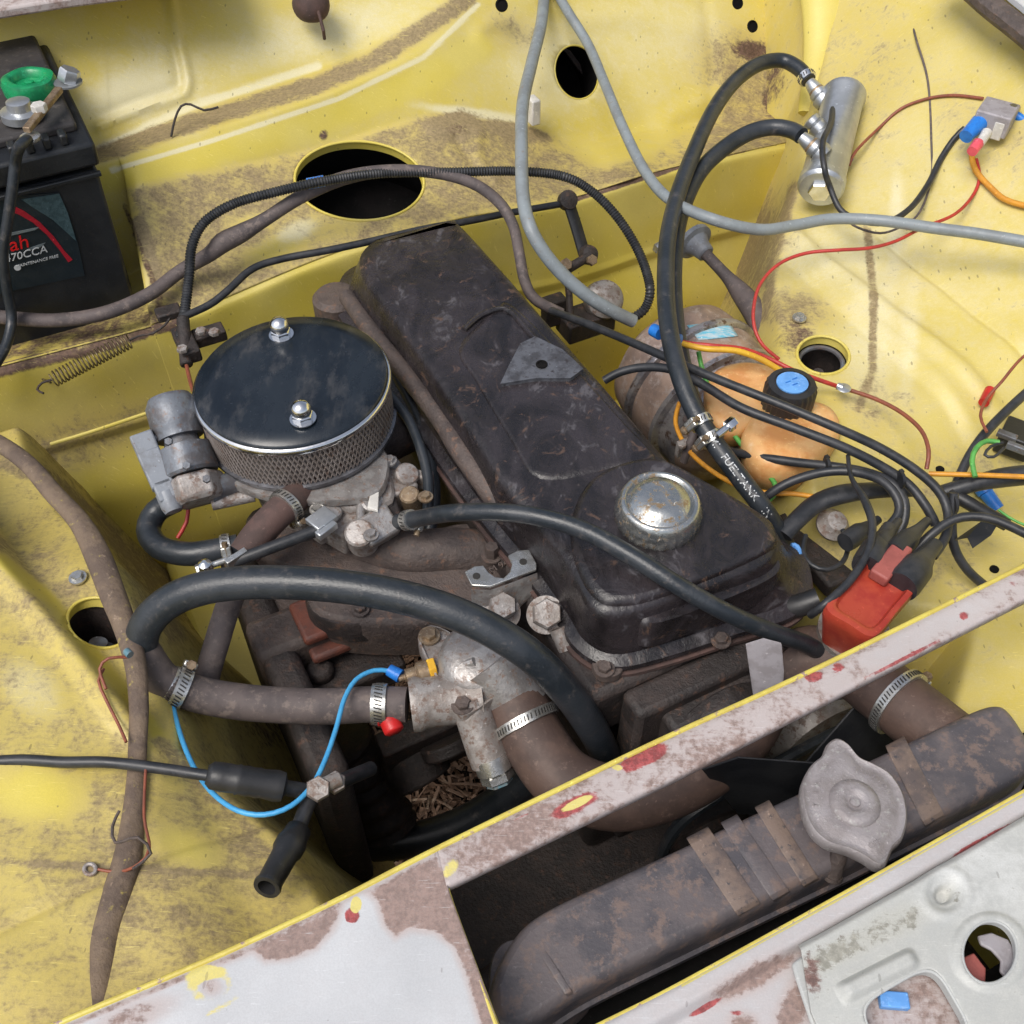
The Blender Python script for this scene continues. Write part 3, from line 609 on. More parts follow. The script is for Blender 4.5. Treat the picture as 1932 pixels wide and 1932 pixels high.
HP, rims, _ = sheet('headlamp_panel', rowsH, 200, [4, 80, 100], M['galvanised'], body, [(1600, 1790, 120, 24, -28, .5, 'R'), (1690, 1740, 60, 30, -20, .5, 'R'), (1600, 1760, 90, 6, -28, .3, 'G'), (1850, 1650, 140, 90, 0, .5, 'B'), (1790, 1690, 26, 26, 0, .5, 'R'), (1530, 1850, 30, 60, 0, .5, 'G')],  # small R blob at the dimple paints its recess darker
    blur=1, thick=.002, base=(.24, 0, .3), usm=False, fn=relief, holes=[(1867, 1797, 52, 60, 8, 2), (1728, 1928, 84, 82, -30, 5)])
rimtube('hole_rim', rims[0], .0012, M['galvanised'], HP, .006); rimtube('hole_rim', rims[1], .0012, M['galvanised'], HP, .008)
mk('seal_tab', prism([P(*a, .026) for a in ((1842, 1768), (1868, 1762), (1900, 1775), (1924, 1815), (1920, 1846), (1898, 1850), (1884, 1835), (1886, 1815), (1868, 1795), (1848, 1785))], Z*.003), M['relay_grey'], HP, bevel=.001)
mk('lower_lug', prism([P(*a, .020) for a in ((1812, 1810), (1835, 1800), (1858, 1830), (1856, 1866), (1834, 1876), (1815, 1850))], Z*.003), M['dull_red'], HP, bevel=.001)
mk('side_flange', prism([P(*a, .030) for a in ((1492, 1822), (1512, 1806), (1540, 1840), (1610, 2060), (1570, 2060), (1500, 1850))], Z*.004), M['galvanised'], HP, bevel=.0015)
# under the radiator area: chassis rails, plus dark panels added to black out the gap
mk('chassis_rail', join(box(ls(.02, .3, -.44), .07, 1.5, .1)), M['yellow_paint'], body, bevel=.01)
mk('chassis_rail', join(box(ls(.66, .3, -.44), .07, 1.5, .1)), M['yellow_paint'], body, bevel=.01)
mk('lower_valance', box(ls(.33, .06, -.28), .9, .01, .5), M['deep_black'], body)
mk('blackout_tray', box(ls(.42, .25, -.46), .62, .38, .01), M['dark_iron'], body)  # added to block the lit ground so the gap reads black
mk('steering_rack', join(cyl(ls(.12, .30, -.36), ls(.70, .30, -.36), .02), box(ls(.30, .31, -.37), .10, .05, .06)), M['dark_iron'], body)
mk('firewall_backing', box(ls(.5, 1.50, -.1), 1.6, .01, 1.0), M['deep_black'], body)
# ---------------------------------------------------------------- engine
eng = thing('engine', 'grimy black engine with a long rocker cover and alloy housings', 'engine', ls(.38, .65, -.3))
top = [(697, 452), (720, 442), (785, 426), (846, 412), (868, 418), (940, 495), (1030, 598), (1140, 722), (1258, 858), (1300, 888), (1360, 915), (1440, 962), (1466, 990), (1470, 1030), (1440, 1066), (1330, 1108), (1215, 1148), (1150, 1158),
       (1112, 1140), (1085, 1092), (1040, 1020), (960, 930), (880, 810), (800, 690), (730, 590), (684, 525), (676, 480)]
def edge2(name, A, B, levels, mat, parent, n=5, sharp=32, soft=0):
    """loft between a top outline and a base outline (world points)"""
    a = spline([list(p) for p in A], n=n, closed=True); b = spline([list(p) for p in B], n=n, closed=True); m = len(a)
    for _ in range(soft): a = [(a[i-1]+a[i]*2+a[(i+1) % m])/4 for i in range(m)]; b = [(b[i-1]+b[i]*2+b[(i+1) % m])/4 for i in range(m)]
    ca = sum((Vector(p) for p in a), Vector())/m; v, f = [], []
    for t, ins, z in levels:
        for i in range(m):
            p = Vector(a[i])*(1-t)+Vector(b[i])*t
            q = Vector((ca.x, ca.y, 0)); dirv = Vector((p.x-q.x, p.y-q.y, 0))
            nx = Vector(a[(i+1) % m])-Vector(a[i-1]); nrm = Vector((nx.y, -nx.x, 0)).normalized()
            if nrm.dot(dirv) < 0: nrm = nrm
            v.append(Vector((p.x, p.y, z)) - nrm*ins*SG[0])
    for k in range(len(levels)-1):
        for i in range(m): f.append((k*m+i, k*m+(i+1) % m, (k+1)*m+(i+1) % m, (k+1)*m+i))
    f.append(tuple(range(m)))
    o = mk(name, (v, f), mat, parent, sharp); return o
def area(px): return sum(a[0]*b[1]-b[0]*a[1] for a, b in zip(px, px[1:]+px[:1]))
T0 = [P(u, v, 0) for u, v in top]; SG = [1 if area([(p.x, p.y) for p in T0]) > 0 else -1]
base = [(664, 520), (700, 505), (790, 490), (850, 480), (885, 490), (950, 565), (1040, 668), (1140, 782), (1262, 905), (1310, 940), (1380, 985), (1478, 1040), (1510, 1070), (1512, 1122), (1480, 1160), (1380, 1190), (1250, 1232), (1160, 1250),
        (1100, 1222), (1062, 1165), (1000, 1080), (918, 980), (830, 860), (750, 740), (680, 640), (645, 585), (650, 545)]
T1 = [P(u, v, -.062) for u, v in base]
lv = [(0, .016, .0005), (0, .010, 0), (0, .005, -.0015), (0, .0015, -.005), (.02, 0, -.010), (.35, 0, -.030), (.62, .001, -.046), (.80, .001, -.053), (.95, -.002, -.056), (1, -.007, -.058), (1, -.008, -.0625), (1, -.006, -.066)]
RC = edge2('rocker_cover', T0, T1, lv, M['cover_black'], eng)
edge2('cover_gasket', T0, T1, [(1, -.009, -.0665), (1, -.010, -.0665), (1, -.010, -.0705), (1, 0, -.0705)], M['rag_brown'], eng)
# raised pads on the cover
loft('raised_plateau', [(868, 655), (935, 585), (965, 575), (1060, 668), (1180, 800), (1235, 865), (1160, 880), (1020, 900), (960, 820), (900, 720)], .002, [(-.004, 1.03), (.0005, 1.01), (.0025, .985), (.003, .95)], M['cover_black'], RC, sharp=60)
loft('filler_plateau', [(1080, 1000), (1120, 900), (1230, 862), (1330, 905), (1440, 975), (1455, 1025), (1330, 1085), (1190, 1130), (1120, 1110)], .006, [(-.004, 1.04), (.001, 1.02), (.005, .985), (.006, .94)], M['cover_black'], RC, sharp=60)
pad = [(947, 722), (962, 690), (984, 648), (1010, 636), (1060, 660), (1098, 695), (1075, 712), (1010, 712)]
w = [P(u, v, .008) for u, v in pad]; c = P(1030, 690, .008)
mk('bare_pad', (w+[p+Z*-.008+(p-c)*.04 for p in w], [tuple(range(8))]+[(i, (i+1) % 8, 8+(i+1) % 8, 8+i) for i in range(8)]), M['bare_alloy'], RC, sharp=30, bevel=.0012)
mk('pad_hole', lathe([(.006, 0), (.006, .0012), (.0042, .0012), (.004, .0002)], P(1022, 688, .0085), Z, 24), M['deep_black'], RC)
for a in (((875, 622, .002), (905, 596, .003), (940, 583, .004), (965, 590, .004), (1010, 640, .004), (1050, 680, .004)), ((720, 590, -.03), (780, 680, -.028), (860, 790, -.028), (905, 860, -.03))):
    mk('pressed_rib', sweep([Vector(q) for q in spline([list(P(*b)) for b in a], step=.006)], .0032, 10), M['cover_black'], RC)
tube('gasket_edge', [(935, 520, -.004), (1035, 630, -.004), (1150, 762, -.004), (1262, 892, -.004), (1320, 930, -.004)], 5, M['rag_brown'], RC, n=8)
loft('front_hump', [(1190, 1080), (1260, 1060), (1400, 1030), (1455, 1045), (1462, 1090), (1330, 1150), (1215, 1178)], -.018, [(-.045, 1.06), (-.02, 1.03), (-.014, .99), (-.0135, .9)], M['cover_black'], RC, sharp=60)
for u, v in ((1140, 1262), (1468, 1122), (1360, 1208), (1045, 1150), (905, 968), (690, 650)): bolt(u, v, -.058, .0062, RC, 'rust_iron', .006)
for u, v in ((1148, 1255), (1490, 1100)): loft('cover_lug', [(u-30, v-6), (u-14, v-22), (u+14, v-24), (u+30, v-8), (u+22, v+14), (u, v+22), (u-20, v+16)], -.060, [(-.068, 1.05), (-.061, 1.0), (-.060, .9)], M['rust_iron'], RC)
# oil filler cap
cc = P(1246, 944, .030); r = PX(80, cc)
CAP = mk('oil_filler_cap', lathe([(r*.98, -.025), (r*1.03, -.023), (r*1.03, -.010), (r*.98, -.006), (r*.94, -.001), (r*.88, .001), (r*.82, .0005), (r*.77, -.002), (r*.73, -.001), (r*.64, .004), (r*.40, .0065), (r*.02, .007)], cc, Z+F*-.03, 96,
    wob=lambda t, h: 1+(.016*math.cos(t*30) if -.024 < h < -.007 else 0)), M['cap_steel'], eng, sharp=60)
mk('cap_gasket', lathe([(r*.9, -.031), (r*.97, -.030), (r*.97, -.024), (r*.9, -.024)], cc, Z, 48), M['slot'], CAP)
# head, block, front covers
mk('cylinder_head', box(ls(.375, .69, -.105), .20, .60, .07), M['dark_iron'], eng, bevel=.008)
mk('engine_block', box(ls(.40, .69, -.30), .19, .56, .31), M['dark_iron'], eng, bevel=.01)
mk('timing_cover', join(box(ls(.39, .375, -.20), .17, .03, .25), box(ls(.39, .355, -.14), .12, .03, .10)), M['dark_iron'], eng, bevel=.006)
mk('cam_pulley', lathe([(.01, 0), (.048, 0), (.05, .002), (.05, .020), (.046, .022), (.012, .022)], ls(.385, .352, -.125), -F, 48, wob=lambda t, h: 1+(.02*math.cos(t*40) if .001 < h < .021 else 0)), M['dark_iron'], eng, sharp=50)
mk('crank_pulley', lathe([(.01, 0), (.06, 0), (.062, .004), (.054, .012), (.062, .020), (.06, .024), (.01, .024)], ls(.39, .33, -.36), -F, 48), M['dark_iron'], eng)
mk('alternator', lathe([(.02, 0), (.055, .004), (.06, .02), (.06, .08), (.05, .10), (.02, .10)], ls(.53, .33, -.26), F, 36), M['dirty_alloy'], eng)
belt = [ls(.39+.066*math.cos(t), .315, -.36+.066*math.sin(t)) for t in [math.pi*1.1+i*.35 for i in range(6)]] + [ls(.57, .315, -.30), ls(.585, .315, -.24), ls(.53, .315, -.20), ls(.44, .315, -.20), ls(.345, .315, -.22), ls(.325, .315, -.30)]
mk('drive_belt', sweep([Vector(q) for q in spline([list(p) for p in belt], step=.01, closed=True)], .006, 8, closed=True), M['rubber_hose'], eng)
# purple-brown water pipe down the left of the cover
o, pp, rr = tube('water_pipe', [(655, 560, -.04), (700, 625, -.035), (760, 700, -.03), (830, 790, -.03), (870, 850, -.03, 1.15), (925, 925, -.035, 1.2), (965, 985, -.05), (1040, 1080, -.08, .8), (1085, 1170, -.09, .8)], 19, M['rust_iron'], eng)
tube('breather_pipe', [(745, 700, -.05), (790, 790, -.06), (815, 880, -.07), (818, 960, -.08), (800, 1040, -.10)], 12, M['rubber_hose'], eng)
for u, v, r_ in ((640, 600, .028), (650, 680, .02)): mk('thermal_boss', lathe([(r_, 0), (r_, .03), (r_*.8, .036), (.002, .037)], P(u, v, -.085), Z, 24), M['rust_iron'], eng)
# inlet manifold
MAN = loft('inlet_manifold', [(470, 960), (600, 940), (700, 965), (790, 1000), (880, 985), (940, 1000), (985, 1060), (975, 1120), (880, 1160), (760, 1175), (600, 1160), (560, 1080), (480, 1040)], -.098, [(-.16, .94), (-.12, 1.0), (-.106, 1.0), (-.100, .975), (-.098, .93)], M['rust_iron'], eng, sharp=60)
tube('manifold_runner', [(650, 1010, -.10), (760, 1040, -.095), (880, 1040, -.098), (980, 1060, -.11), (1080, 1120, -.12)], 44, M['rust_iron'], MAN, n=20)
tube('manifold_runner', [(560, 980, -.10), (640, 900, -.10), (720, 840, -.10), (800, 800, -.10)], 40, M['rust_iron'], MAN, n=20)
loft('round_cover', [(600+85*math.cos(t)+60, 1130+50*math.sin(t)) for t in [i*.628 for i in range(10)]], -.102, [(-.13, 1), (-.106, 1), (-.102, .95)], M['dark_iron'], MAN)
def text(s, o, X, Y, size, mat, parent, name='lettering', depth=.0003, shear=0.0):
    cu = bpy.data.curves.new('t', 'FONT'); cu.body = s; cu.size = size; cu.extrude = depth; cu.shear = shear; cu.align_x = 'CENTER'; cu.align_y = 'CENTER'; cu.resolution_u = 3
    t = bpy.data.objects.new('t', cu); COL.objects.link(t); bpy.context.view_layer.update()
    me = bpy.data.meshes.new_from_object(t.evaluated_get(bpy.context.evaluated_depsgraph_get())); bpy.data.objects.remove(t)
    X = X.normalized(); Y = (Y-X*X.dot(Y)).normalized(); R = Matrix((X, Y, X.cross(Y))).transposed().to_4x4()
    me.transform(Matrix.Translation(o) @ R); me.materials.clear(); me.materials.append(mat)
    q = bpy.data.objects.new(name, me); COL.objects.link(q); attach(q, parent); return q
text('93EM 9424', P(955-18, 1072, -.0700), (L*.9+F*.1), F, .010, M['rust_iron'], MAN, 'cast_number', .0012)
bolt(928, 1048, -.075, .007, MAN, 'rust_iron', .014); bolt(590, 990, -.095, .007, MAN, 'alloy', .01); bolt(680, 1150, -.095, .006, MAN, 'rust_iron', .006)
# lower left of block: mounting, red oxide patch
mk('engine_mount', join(box(P(600, 1195, -.16), .13, .05, .06), box(P(560, 1160, -.17), .05, .09, .05)), M['rust_iron'], eng, bevel=.008)
mk('fuel_pump_blank', join(box(P(640, 1260, -.19), .12, .07, .03), lathe([(.014, 0), (.014, .012), (.009, .014)], P(605, 1272, -.175), Z, 20)), M['dark_iron'], eng, bevel=.004)
mk('oxide_patch', join(box(P(592, 1168, -.128), .035, .05, .012), box(P(640, 1215, -.150), .06, .02, .012)), M['red_oxide'], eng, bevel=.004)
mk('side_plate', box(P(560, 1350, -.26), .035, .30, .25), M['dark_iron'], eng, bevel=.01)
mk('lower_pulley_bracket', join(box(P(800, 1405, -.33), .10, .03, .08), cyl(P(770, 1420, -.34), P(800, 1475, -.36), .035, .035), cyl(P(840, 1395, -.30), P(850, 1420, -.31), .03, .03)), M['dark_iron'], eng, bevel=.003)
# rubber bellows over the steering shaft seen deep in the bay
o, _, _ = tube('steering_bellows', [(645, 1400, -.36), (690, 1470, -.42), (735, 1560, -.48)], 52, M['dark_iron'], None, n=24, step=.004, wave=lambda i: 1+.10*math.sin(i*1.15))
tag(o, 'dark ribbed rubber bellows deep in the bay above the bark', 'bellows')
o, _, _ = tube('lower_hose', [(610, 1590, -.50), (700, 1592, -.50), (800, 1580, -.5), (900, 1540, -.5), (1010, 1460, -.5), (1100, 1400, -.48)], 32, M['rubber_hose'], None, n=16, wave=lambda i: 1+.03*(i % 2))
tag(o, 'black hose curving low in the bay just above the brown bark', 'hose')
# ---- thermostat housing
TH = thing('thermostat_housing', 'three cornered pale alloy thermostat housing bolted to the engine front', 'housing', P(870, 1250, -.1))
tri = [(800, 1185), (828, 1182), (900, 1215), (1000, 1200), (1035, 1260), (960, 1300), (900, 1340), (872, 1350), (850, 1325), (790, 1215)]
loft('flange', tri, -.076, [(-.094, 1.0), (-.0775, 1.0), (-.0755, .985), (-.0755, .94), (-.0785, .92), (-.0785, .85)], M['dirty_alloy'], TH, n=4)
mk('dome', lathe([(.037, 0), (.036, .006), (.031, .013), (.020, .017), (.002, .018)], P(905, 1248, -.076), (Z-F*.15), 40), M['alloy'], TH)
mk('outlet_neck', lathe([(.036, 0), (.033, .02), (.029, .036), (.028, .05)], P(922, 1250, -.080), P(972, 1320, -.102)-P(922, 1250, -.080), 36), M['alloy'], TH)
mk('rib', sweep([P(842, 1268, -.074), P(868, 1258, -.066), P(895, 1248, -.058)], .004, 8), M['alloy'], TH)
for u, v, m_ in ((810, 1200, 'brassy'), (873, 1330, 'rust_iron'), (922, 1212, 'zinc')): bolt(u, v, -.076, .0068, TH, m_, .006)
mk('inlet_stub', join(lathe([(.0235, 0), (.0245, .006), (.0225, .012), (.0225, .045), (.026, .062)], P(775, 1330, -.092), P(862, 1318, -.092)-P(775, 1330, -.092), 36)), M['dirty_alloy'], TH)
mk('lower_outlet', join(lathe([(.016, -.01), (.0165, .01), (.0175, .03), (.018, .050)], P(889, 1338, -.090), P(927, 1438, -.125)-P(889, 1338, -.090), 32)), M['dirty_alloy'], TH)
pq = P(928, 1438, -.122); ax = P(927, 1438, -.125)-P(889, 1338, -.090)
mk('blanking_plug', join(lathe([(.0155, 0), (.016, .004), (.016, .014), (.014, .016)], pq-ax.normalized()*.006, ax, 24), hexn(pq+ax.normalized()*.010, .015, .008, ax)), M['zinc'], TH, sharp=30)
mk('plug_face', hexn(pq+ax.normalized()*.0182, .0120, .003, ax), M['dull_teal'], TH, sharp=30)
# temperature sender
s0, s1 = P(822, 1262, -.082), P(762, 1278, -.082); ax = (s1-s0).normalized()
SN = thing('temperature_sender', 'small sender with yellow collar screwed into the alloy housing', 'sensor', s0)
mk('hex_collar', hexn(s0, .0115, .007, ax), M['yellow_wire'], SN, sharp=30); mk('sender_body', lathe([(.010, .007), (.010, .016), (.007, .018), (.007, .027), (.003, .028), (.003, .034)], s0, ax, 20), M['brassy'], SN)
# pump bracket with U notch, pulley bolt
BR = thing('notched_bracket', 'pale steel bracket with a deep U notch beside the rocker cover', 'bracket', P(950, 1100, -.05))
U = [(877, 1082), (895, 1072), (912, 1070), (922, 1083), (934, 1092), (950, 1094), (962, 1082), (966, 1068), (958, 1052), (976, 1042), (998, 1040), (1012, 1066), (1012, 1078), (965, 1095), (925, 1110), (890, 1108)]
mk('notched_plate', prism([P(u, v, -.045) for u, v in U], Z*.003), M['zinc'], BR, bevel=.0008)
mk('folded_lip', prism([P(*a) for a in ((888, 1112, -.046), (925, 1113, -.046), (968, 1098, -.046), (1014, 1080, -.046), (1016, 1110, -.066), (960, 1160, -.075), (915, 1150, -.07), (890, 1135, -.06))], Z*-.004), M['alloy'], BR, bevel=.001)
mk('hex_stud', join(hexn(P(945, 1150, -.07), .013, .016, Z-F*.4), lathe([(.018, 0), (.018, .003)], P(945, 1156, -.073), Z-F*.4, 24)), M['dirty_alloy'], BR, sharp=30)
for u, v in ((899, 1087), (987, 1060)): mk('plate_hole', lathe([(.0035, 0), (.0035, .0006), (.001, .0006)], P(u, v, -.0419), Z, 16), M['slot'], BR)
BB = thing('large_hex_bolt', 'large rusty hex bolt with washer beside the notched bracket', 'bolt', P(1025, 1150, -.07))
ax = (Z*.85-F*.45-L*.15).normalized(); q0 = P(1030, 1160, -.058)
mk('bolt_head', hexn(q0, .0140, .013, ax), M['dirty_alloy'], BB, sharp=30); mk('washer', lathe([(.016, -.003), (.0175, -.003), (.0175, 0), (.016, 0)], q0, ax, 36), M['dirty_alloy'], BB)
mk('stud_end', cyl(P(1052, 1185, -.062), P(1070, 1225, -.075), .008), M['dirty_alloy'], BB)
ST = thing('steel_strap', 'bright bare steel strap standing up beside the radiator crossmember', 'bracket', P(1440, 1250, -.02))
mk('strap', (lambda A: (A+[p-F*.002-Z*.002 for p in A], [(0, 1, 2, 3, 4, 5), (11, 10, 9, 8, 7, 6)]+[(i, 6+i, 6+(i+1) % 6, (i+1) % 6) for i in range(6)]))([P(1406, 1214, -.015), P(1440, 1203, -.01), P(1474, 1212, -.015), P(1478, 1262, -.045), P(1474, 1320, -.075), P(1420, 1310, -.075)]), M['relay_grey'], ST, bevel=.0008)

# ---------------------------------------------------------------- carburettor
CB = thing('carburettor', 'dusty alloy carburettor under the round air filter', 'carburettor', P(640, 930, -.06))
def blk(name, u, v, z, sx, sy, sz, mat='alloy', rot=0.0, bev=.003, parent=None, tilt=0):
    X = (L*math.cos(rot)+F*math.sin(rot)); Y = Z.cross(X); W = Z
    if tilt: W = (Z*math.cos(tilt)-F*math.sin(tilt)); Y = W.cross(X)
    return mk(name, box(P(u, v, z), sx, sy, sz, X, Y, W), M[mat], parent or CB, bevel=bev)
loft('main_body', [(470, 905), (520, 935), (600, 950), (680, 960), (740, 945), (735, 890), (700, 860), (640, 820), (500, 820)], -.045, [(-.10, .9), (-.06, .98), (-.048, 1), (-.045, .96)], M['dirty_alloy'], CB, n=3)
loft('top_flange', [(430, 900), (500, 935), (600, 945), (700, 935), (730, 900), (720, 840), (600, 800), (460, 830)], -.034, [(-.042, 1.0), (-.036, 1.0), (-.034, .98)], M['alloy'], CB, n=3)
for u, v, r_, h, m_ in ((590, 945, .011, .02, 'alloy'), (640, 915, .014, .024, 'alloy'), (662, 930, .010, .014, 'zinc'), (560, 925, .012, .02, 'dirty_alloy'), (700, 955, .012, .02, 'alloy'), (765, 900, .012, .02, 'dirty_alloy'), (775, 940, .010, .018, 'brassy'), (715, 985, .010, .015, 'alloy'), (680, 1010, .014, .02, 'dirty_alloy'), (625, 970, .010, .016, 'alloy')):
    mk('casting_boss', lathe([(r_*1.1, -.02), (r_, 0), (r_, h*.4), (r_*.85, h*.5), (r_*.3, h*.52)], P(u, v, -.052), (Z+F*random.uniform(-.5, .1)+L*random.uniform(-.3, .3)), 20), M[m_], CB)
blk('accelerator_pump', 610, 985, -.07, .035, .03, .02, 'alloy', .4); blk('float_bowl', 655, 985, -.07, .05, .035, .03, 'dirty_alloy', .5); blk('fuel_inlet_block', 712, 995, -.055, .036, .03, .024, 'alloy', .2, tilt=.5); blk('throttle_body', 745, 915, -.065, .03, .05, .03, 'dirty_alloy', .1)
mk('throttle_lever', prism([P(*a, -.038) for a in ((660, 905), (690, 882), (724, 876), (730, 900), (716, 930), (714, 968), (694, 962), (700, 935), (688, 922), (668, 938))], Z*.003+F*.001), M['white_plastic'], CB, bevel=.0006)
blk('linkage_arm', 680, 965, -.045, .008, .06, .006, 'alloy', -.35); blk('linkage_arm', 790, 905, -.06, .03, .012, .02, 'dirty_alloy', -.5); blk('idle_bracket', 742, 960, -.055, .012, .05, .006, 'dark_iron', -.2)
for u, v, m_ in ((598, 962, 'zinc'), (665, 925, 'zinc'), (650, 905, 'zinc'), (700, 1010, 'alloy'), (803, 938, 'brassy'), (735, 870, 'alloy')): bolt(u, v, -.040, .005, CB, m_, .005)
blk('bright_clip', 607, 980, -.034, .024, .020, .007, 'pump_silver', .35, .0012); blk('bright_clip', 616, 1000, -.036, .022, .008, .008, 'pump_silver', .35, .0012)
tube('link_rod', [(440, 1060, -.045), (520, 1030, -.040), (600, 1000, -.038)], 12, M['wire_black'], CB)
mk('rod_clamp', join(box(P(447, 1055, -.042), .022, .006, .012, (L+F*.3).normalized(), (F-L*.3).normalized()), hexn(P(390, 1070, -.045), .006, .010, -L), cyl(P(392, 1069, -.045), P(440, 1052, -.045), .003)), M['zinc'], CB, bevel=.0006)
mk('ball_joint', lathe([(.002, -.008), (.006, -.005), (.0075, 0), (.006, .005), (.002, .008)], P(388, 1070, -.042), Z, 16), M['chrome'], CB)
# automatic choke and its connector
CH = thing('automatic_choke', 'dark grey automatic choke barrel left of the air filter', 'choke', P(350, 850, -.02))
a0, a1 = P(330, 790, .004), P(372, 930, -.038); ax = (a1-a0).normalized()
mk('choke_barrel', lathe([(.012, -.024), (.020, -.022), (.0245, -.014), (.025, .008), (.023, .012), (.0225, .020)], a0, ax, 32), M['choke_grey'], CH)
mk('choke_collar', lathe([(.016, .020), (.018, .028), (.026, .030), (.027, .055), (.025, .058)], a0, ax, 32, wob=lambda t, h: 1+.05*(abs(math.cos(t*1.5))**8)), M['choke_grey'], CH)
mk('choke_cover', lathe([(.026, .060), (.029, .062), (.029, .082), (.024, .086), (.01, .088)], a0, ax, 6, hint=L), M['dirty_alloy'], CH, sharp=30, bevel=.002)
mk('choke_arm', cyl(P(395, 925, -.04), P(470, 905, -.045), .014, .010), M['choke_grey'], CH); mk('choke_arm', cyl(P(400, 950, -.05), P(480, 935, -.05), .007, .006), M['dirty_alloy'], CH)
for a in ((318, 835), (352, 880), (390, 905)): mk('choke_screw', hexn(P(*a, -.0), .004, .006, ax.cross(L)), M['choke_grey'], CH, sharp=30)
CN = thing('choke_connector', 'pale grey ribbed plug clipped on the choke beside the yellow panel', 'connector', P(290, 880, 0))
b0, b1 = P(266, 822, .004), P(322, 950, -.034); bx = (b1-b0).normalized(); sx_ = bx.cross(Z).normalized(); up = sx_.cross(bx)
for k, (t, w_) in enumerate(((.13, .0215), (.38, .0215), (.62, .021), (.82, .018))):
    mk('plug_section', box(b0.lerp(b1, t), w_, .0205, .018, sx_, bx, up), M['grey_plastic'], CN, bevel=.0018)
mk('plug_tail', lathe([(.010, 0), (.010, .014), (.0085, .020), (.003, .021)], b0.lerp(b1, .84), bx, 20), M['grey_plastic'], CN)
mk('side_nozzle', join(cyl(b0.lerp(b1, .10)-sx_*.010, b0.lerp(b1, .10)-sx_*.019+bx*.0, .0035), lathe([(.005, 0), (.005, .004)], b0.lerp(b1, .10)-sx_*.019, -sx_, 12)), M['grey_plastic'], CN)

# ---------------------------------------------------------------- air filter
AF = thing('air_filter', 'round pancake air filter with glossy black lid and mesh skirt', 'air filter', P(550, 760, -.03))
c0 = P(550, 714, .026); r = PX(183, c0); tl = (Z+F*.0+L*-.02).normalized()
mk('lid', lathe([(r*.995, -.006), (r*1.0, -.004), (r*.995, -.001), (r*.975, .0015), (r*.8, .004), (r*.5, .006), (r*.2, .0068), (.002, .007)], c0, tl, 96), M['lid_blue'], AF, sharp=60)
mk('lid_rim', lathe([(r*.99, -.009), (r*1.022, -.0085), (r*1.026, -.0045), (r*1.006, -.0022), (r*.985, -.002)], c0, tl, 96), M['chrome'], AF, sharp=60)
hs = .056
mk('inner_element', lathe([(r*.955, -hs), (r*.955, -.008)], c0, tl, 96), M['filter_skirt'], AF)
mv, mf = [], []; x, y, a = frame(tl)
for sgn in (1, -1):                                  # real expanded-metal mesh: two families of slanted wires
    for k in range(120):
        t0 = 2*math.pi*k/120; pts = []
        for j in range(9):
            h = -.010-(hs-.014)*j/8; t = t0+sgn*.18*j/8; pts.append(c0+a*h+(x*math.cos(t)+y*math.sin(t))*r*(.985+(.002 if sgn > 0 else 0)))
        vv, ff = sweep(pts, (.0011 if sgn > 0 else .0007), 4, caps=False); n = len(mv); mv += vv; mf += [tuple(i+n for i in q) for q in ff]
o = mk('wire_mesh', (mv, mf), M['mesh_wire'], AF); o['kind'] = 'stuff'
mk('base_plate', lathe([(r*.9, -hs-.004), (r*1.0, -hs-.004), (r*1.025, -hs-.001), (r*1.025, -hs+.003), (r*.98, -hs+.004)], c0, tl, 96), M['bare_alloy'], AF, sharp=60)
mk('neck', lathe([(r*.5, -hs-.03), (r*.55, -hs-.003)], c0, Z, 48), M['dirty_alloy'], AF)
for u, v in ((531, 632), (572, 790)):
    q = P(u, v, .032); mk('retaining_stud', join(lathe([(.0125, 0), (.0125, .0012), (.008, .0016)], q, tl, 24), hexn(q+Z*.001, .0100, .006), lathe([(.006, .006), (.009, .008), (.0098, .012), (.009, .016), (.006, .0195), (.001, .021)], q, tl, 24)), M['chrome'], AF, sharp=40)

# ---------------------------------------------------------------- battery
s0_, l1 = 1.100, .063; hb = .200
corner = PS(250, 553, s0_)
BT = thing('battery', 'black car battery with red arc label beside the yellow firewall', 'battery', ls(-.06, 1.2, -.06))
zb = -.078; bl = corner.dot(L)
lean = (Z*1.0 + L*.035 + F*.02).normalized(); bw, bd = .24, .262
def bp(a, b, h): return ls(bl-bw/2, s0_+bd/2, zb) + L*a + F*b + lean*h
mk('case', box(bp(0, 0, .093), bw, bd, .186, L, F, lean), M['battery_black'], BT, bevel=.004)
mk('lid', box(bp(0, 0, .205), bw+.008, bd+.008, .026, L, F, lean), M['battery_black'], BT, bevel=.004)
mk('lid_step', box(bp(0, .012, .222), bw-.012, bd-.03, .012, L, F, lean), M['battery_top'], BT, bevel=.004)
mk('handle_groove', box(bp(-.035, -bd/2-.004, .212), .12, .003, .004, L, F, lean), M['choke_grey'], BT, bevel=.001)
for k in range(4): mk('handle_notch', box(bp(bw/2-.075+k*.017, -bd/2+.010, .224), .008, .016, .012, L, F, lean), M['battery_black'], BT, bevel=.002)
mk('carry_ledge', box(bp(0, -bd/2-.002, .183), bw+.004, .006, .005, L, F, lean), M['battery_black'], BT, bevel=.001)
fy = -bd/2-.0012
def fp(u, v, d=0.0):         # a point on the battery's front face
    o0 = bp(0, fy-d, 0); nn = L.cross(lean).normalized(); d_ = ray(u, v); t = (o0-Vector((0, 0, CAMZ))).dot(nn)/d_.dot(nn); return Vector((0, 0, CAMZ))+d_*t
def flat(name, px, mat, parent, d=.0004, th=.0006):
    A = [fp(u, v, d) for u, v in px]; return mk(name, prism(A, F*th), mat, parent, sharp=-1)
flat('label', [(-160, 430), (30, 370), (112, 364), (128, 400), (146, 455), (160, 520), (40, 545), (-150, 590)], M['label_dark'], BT)
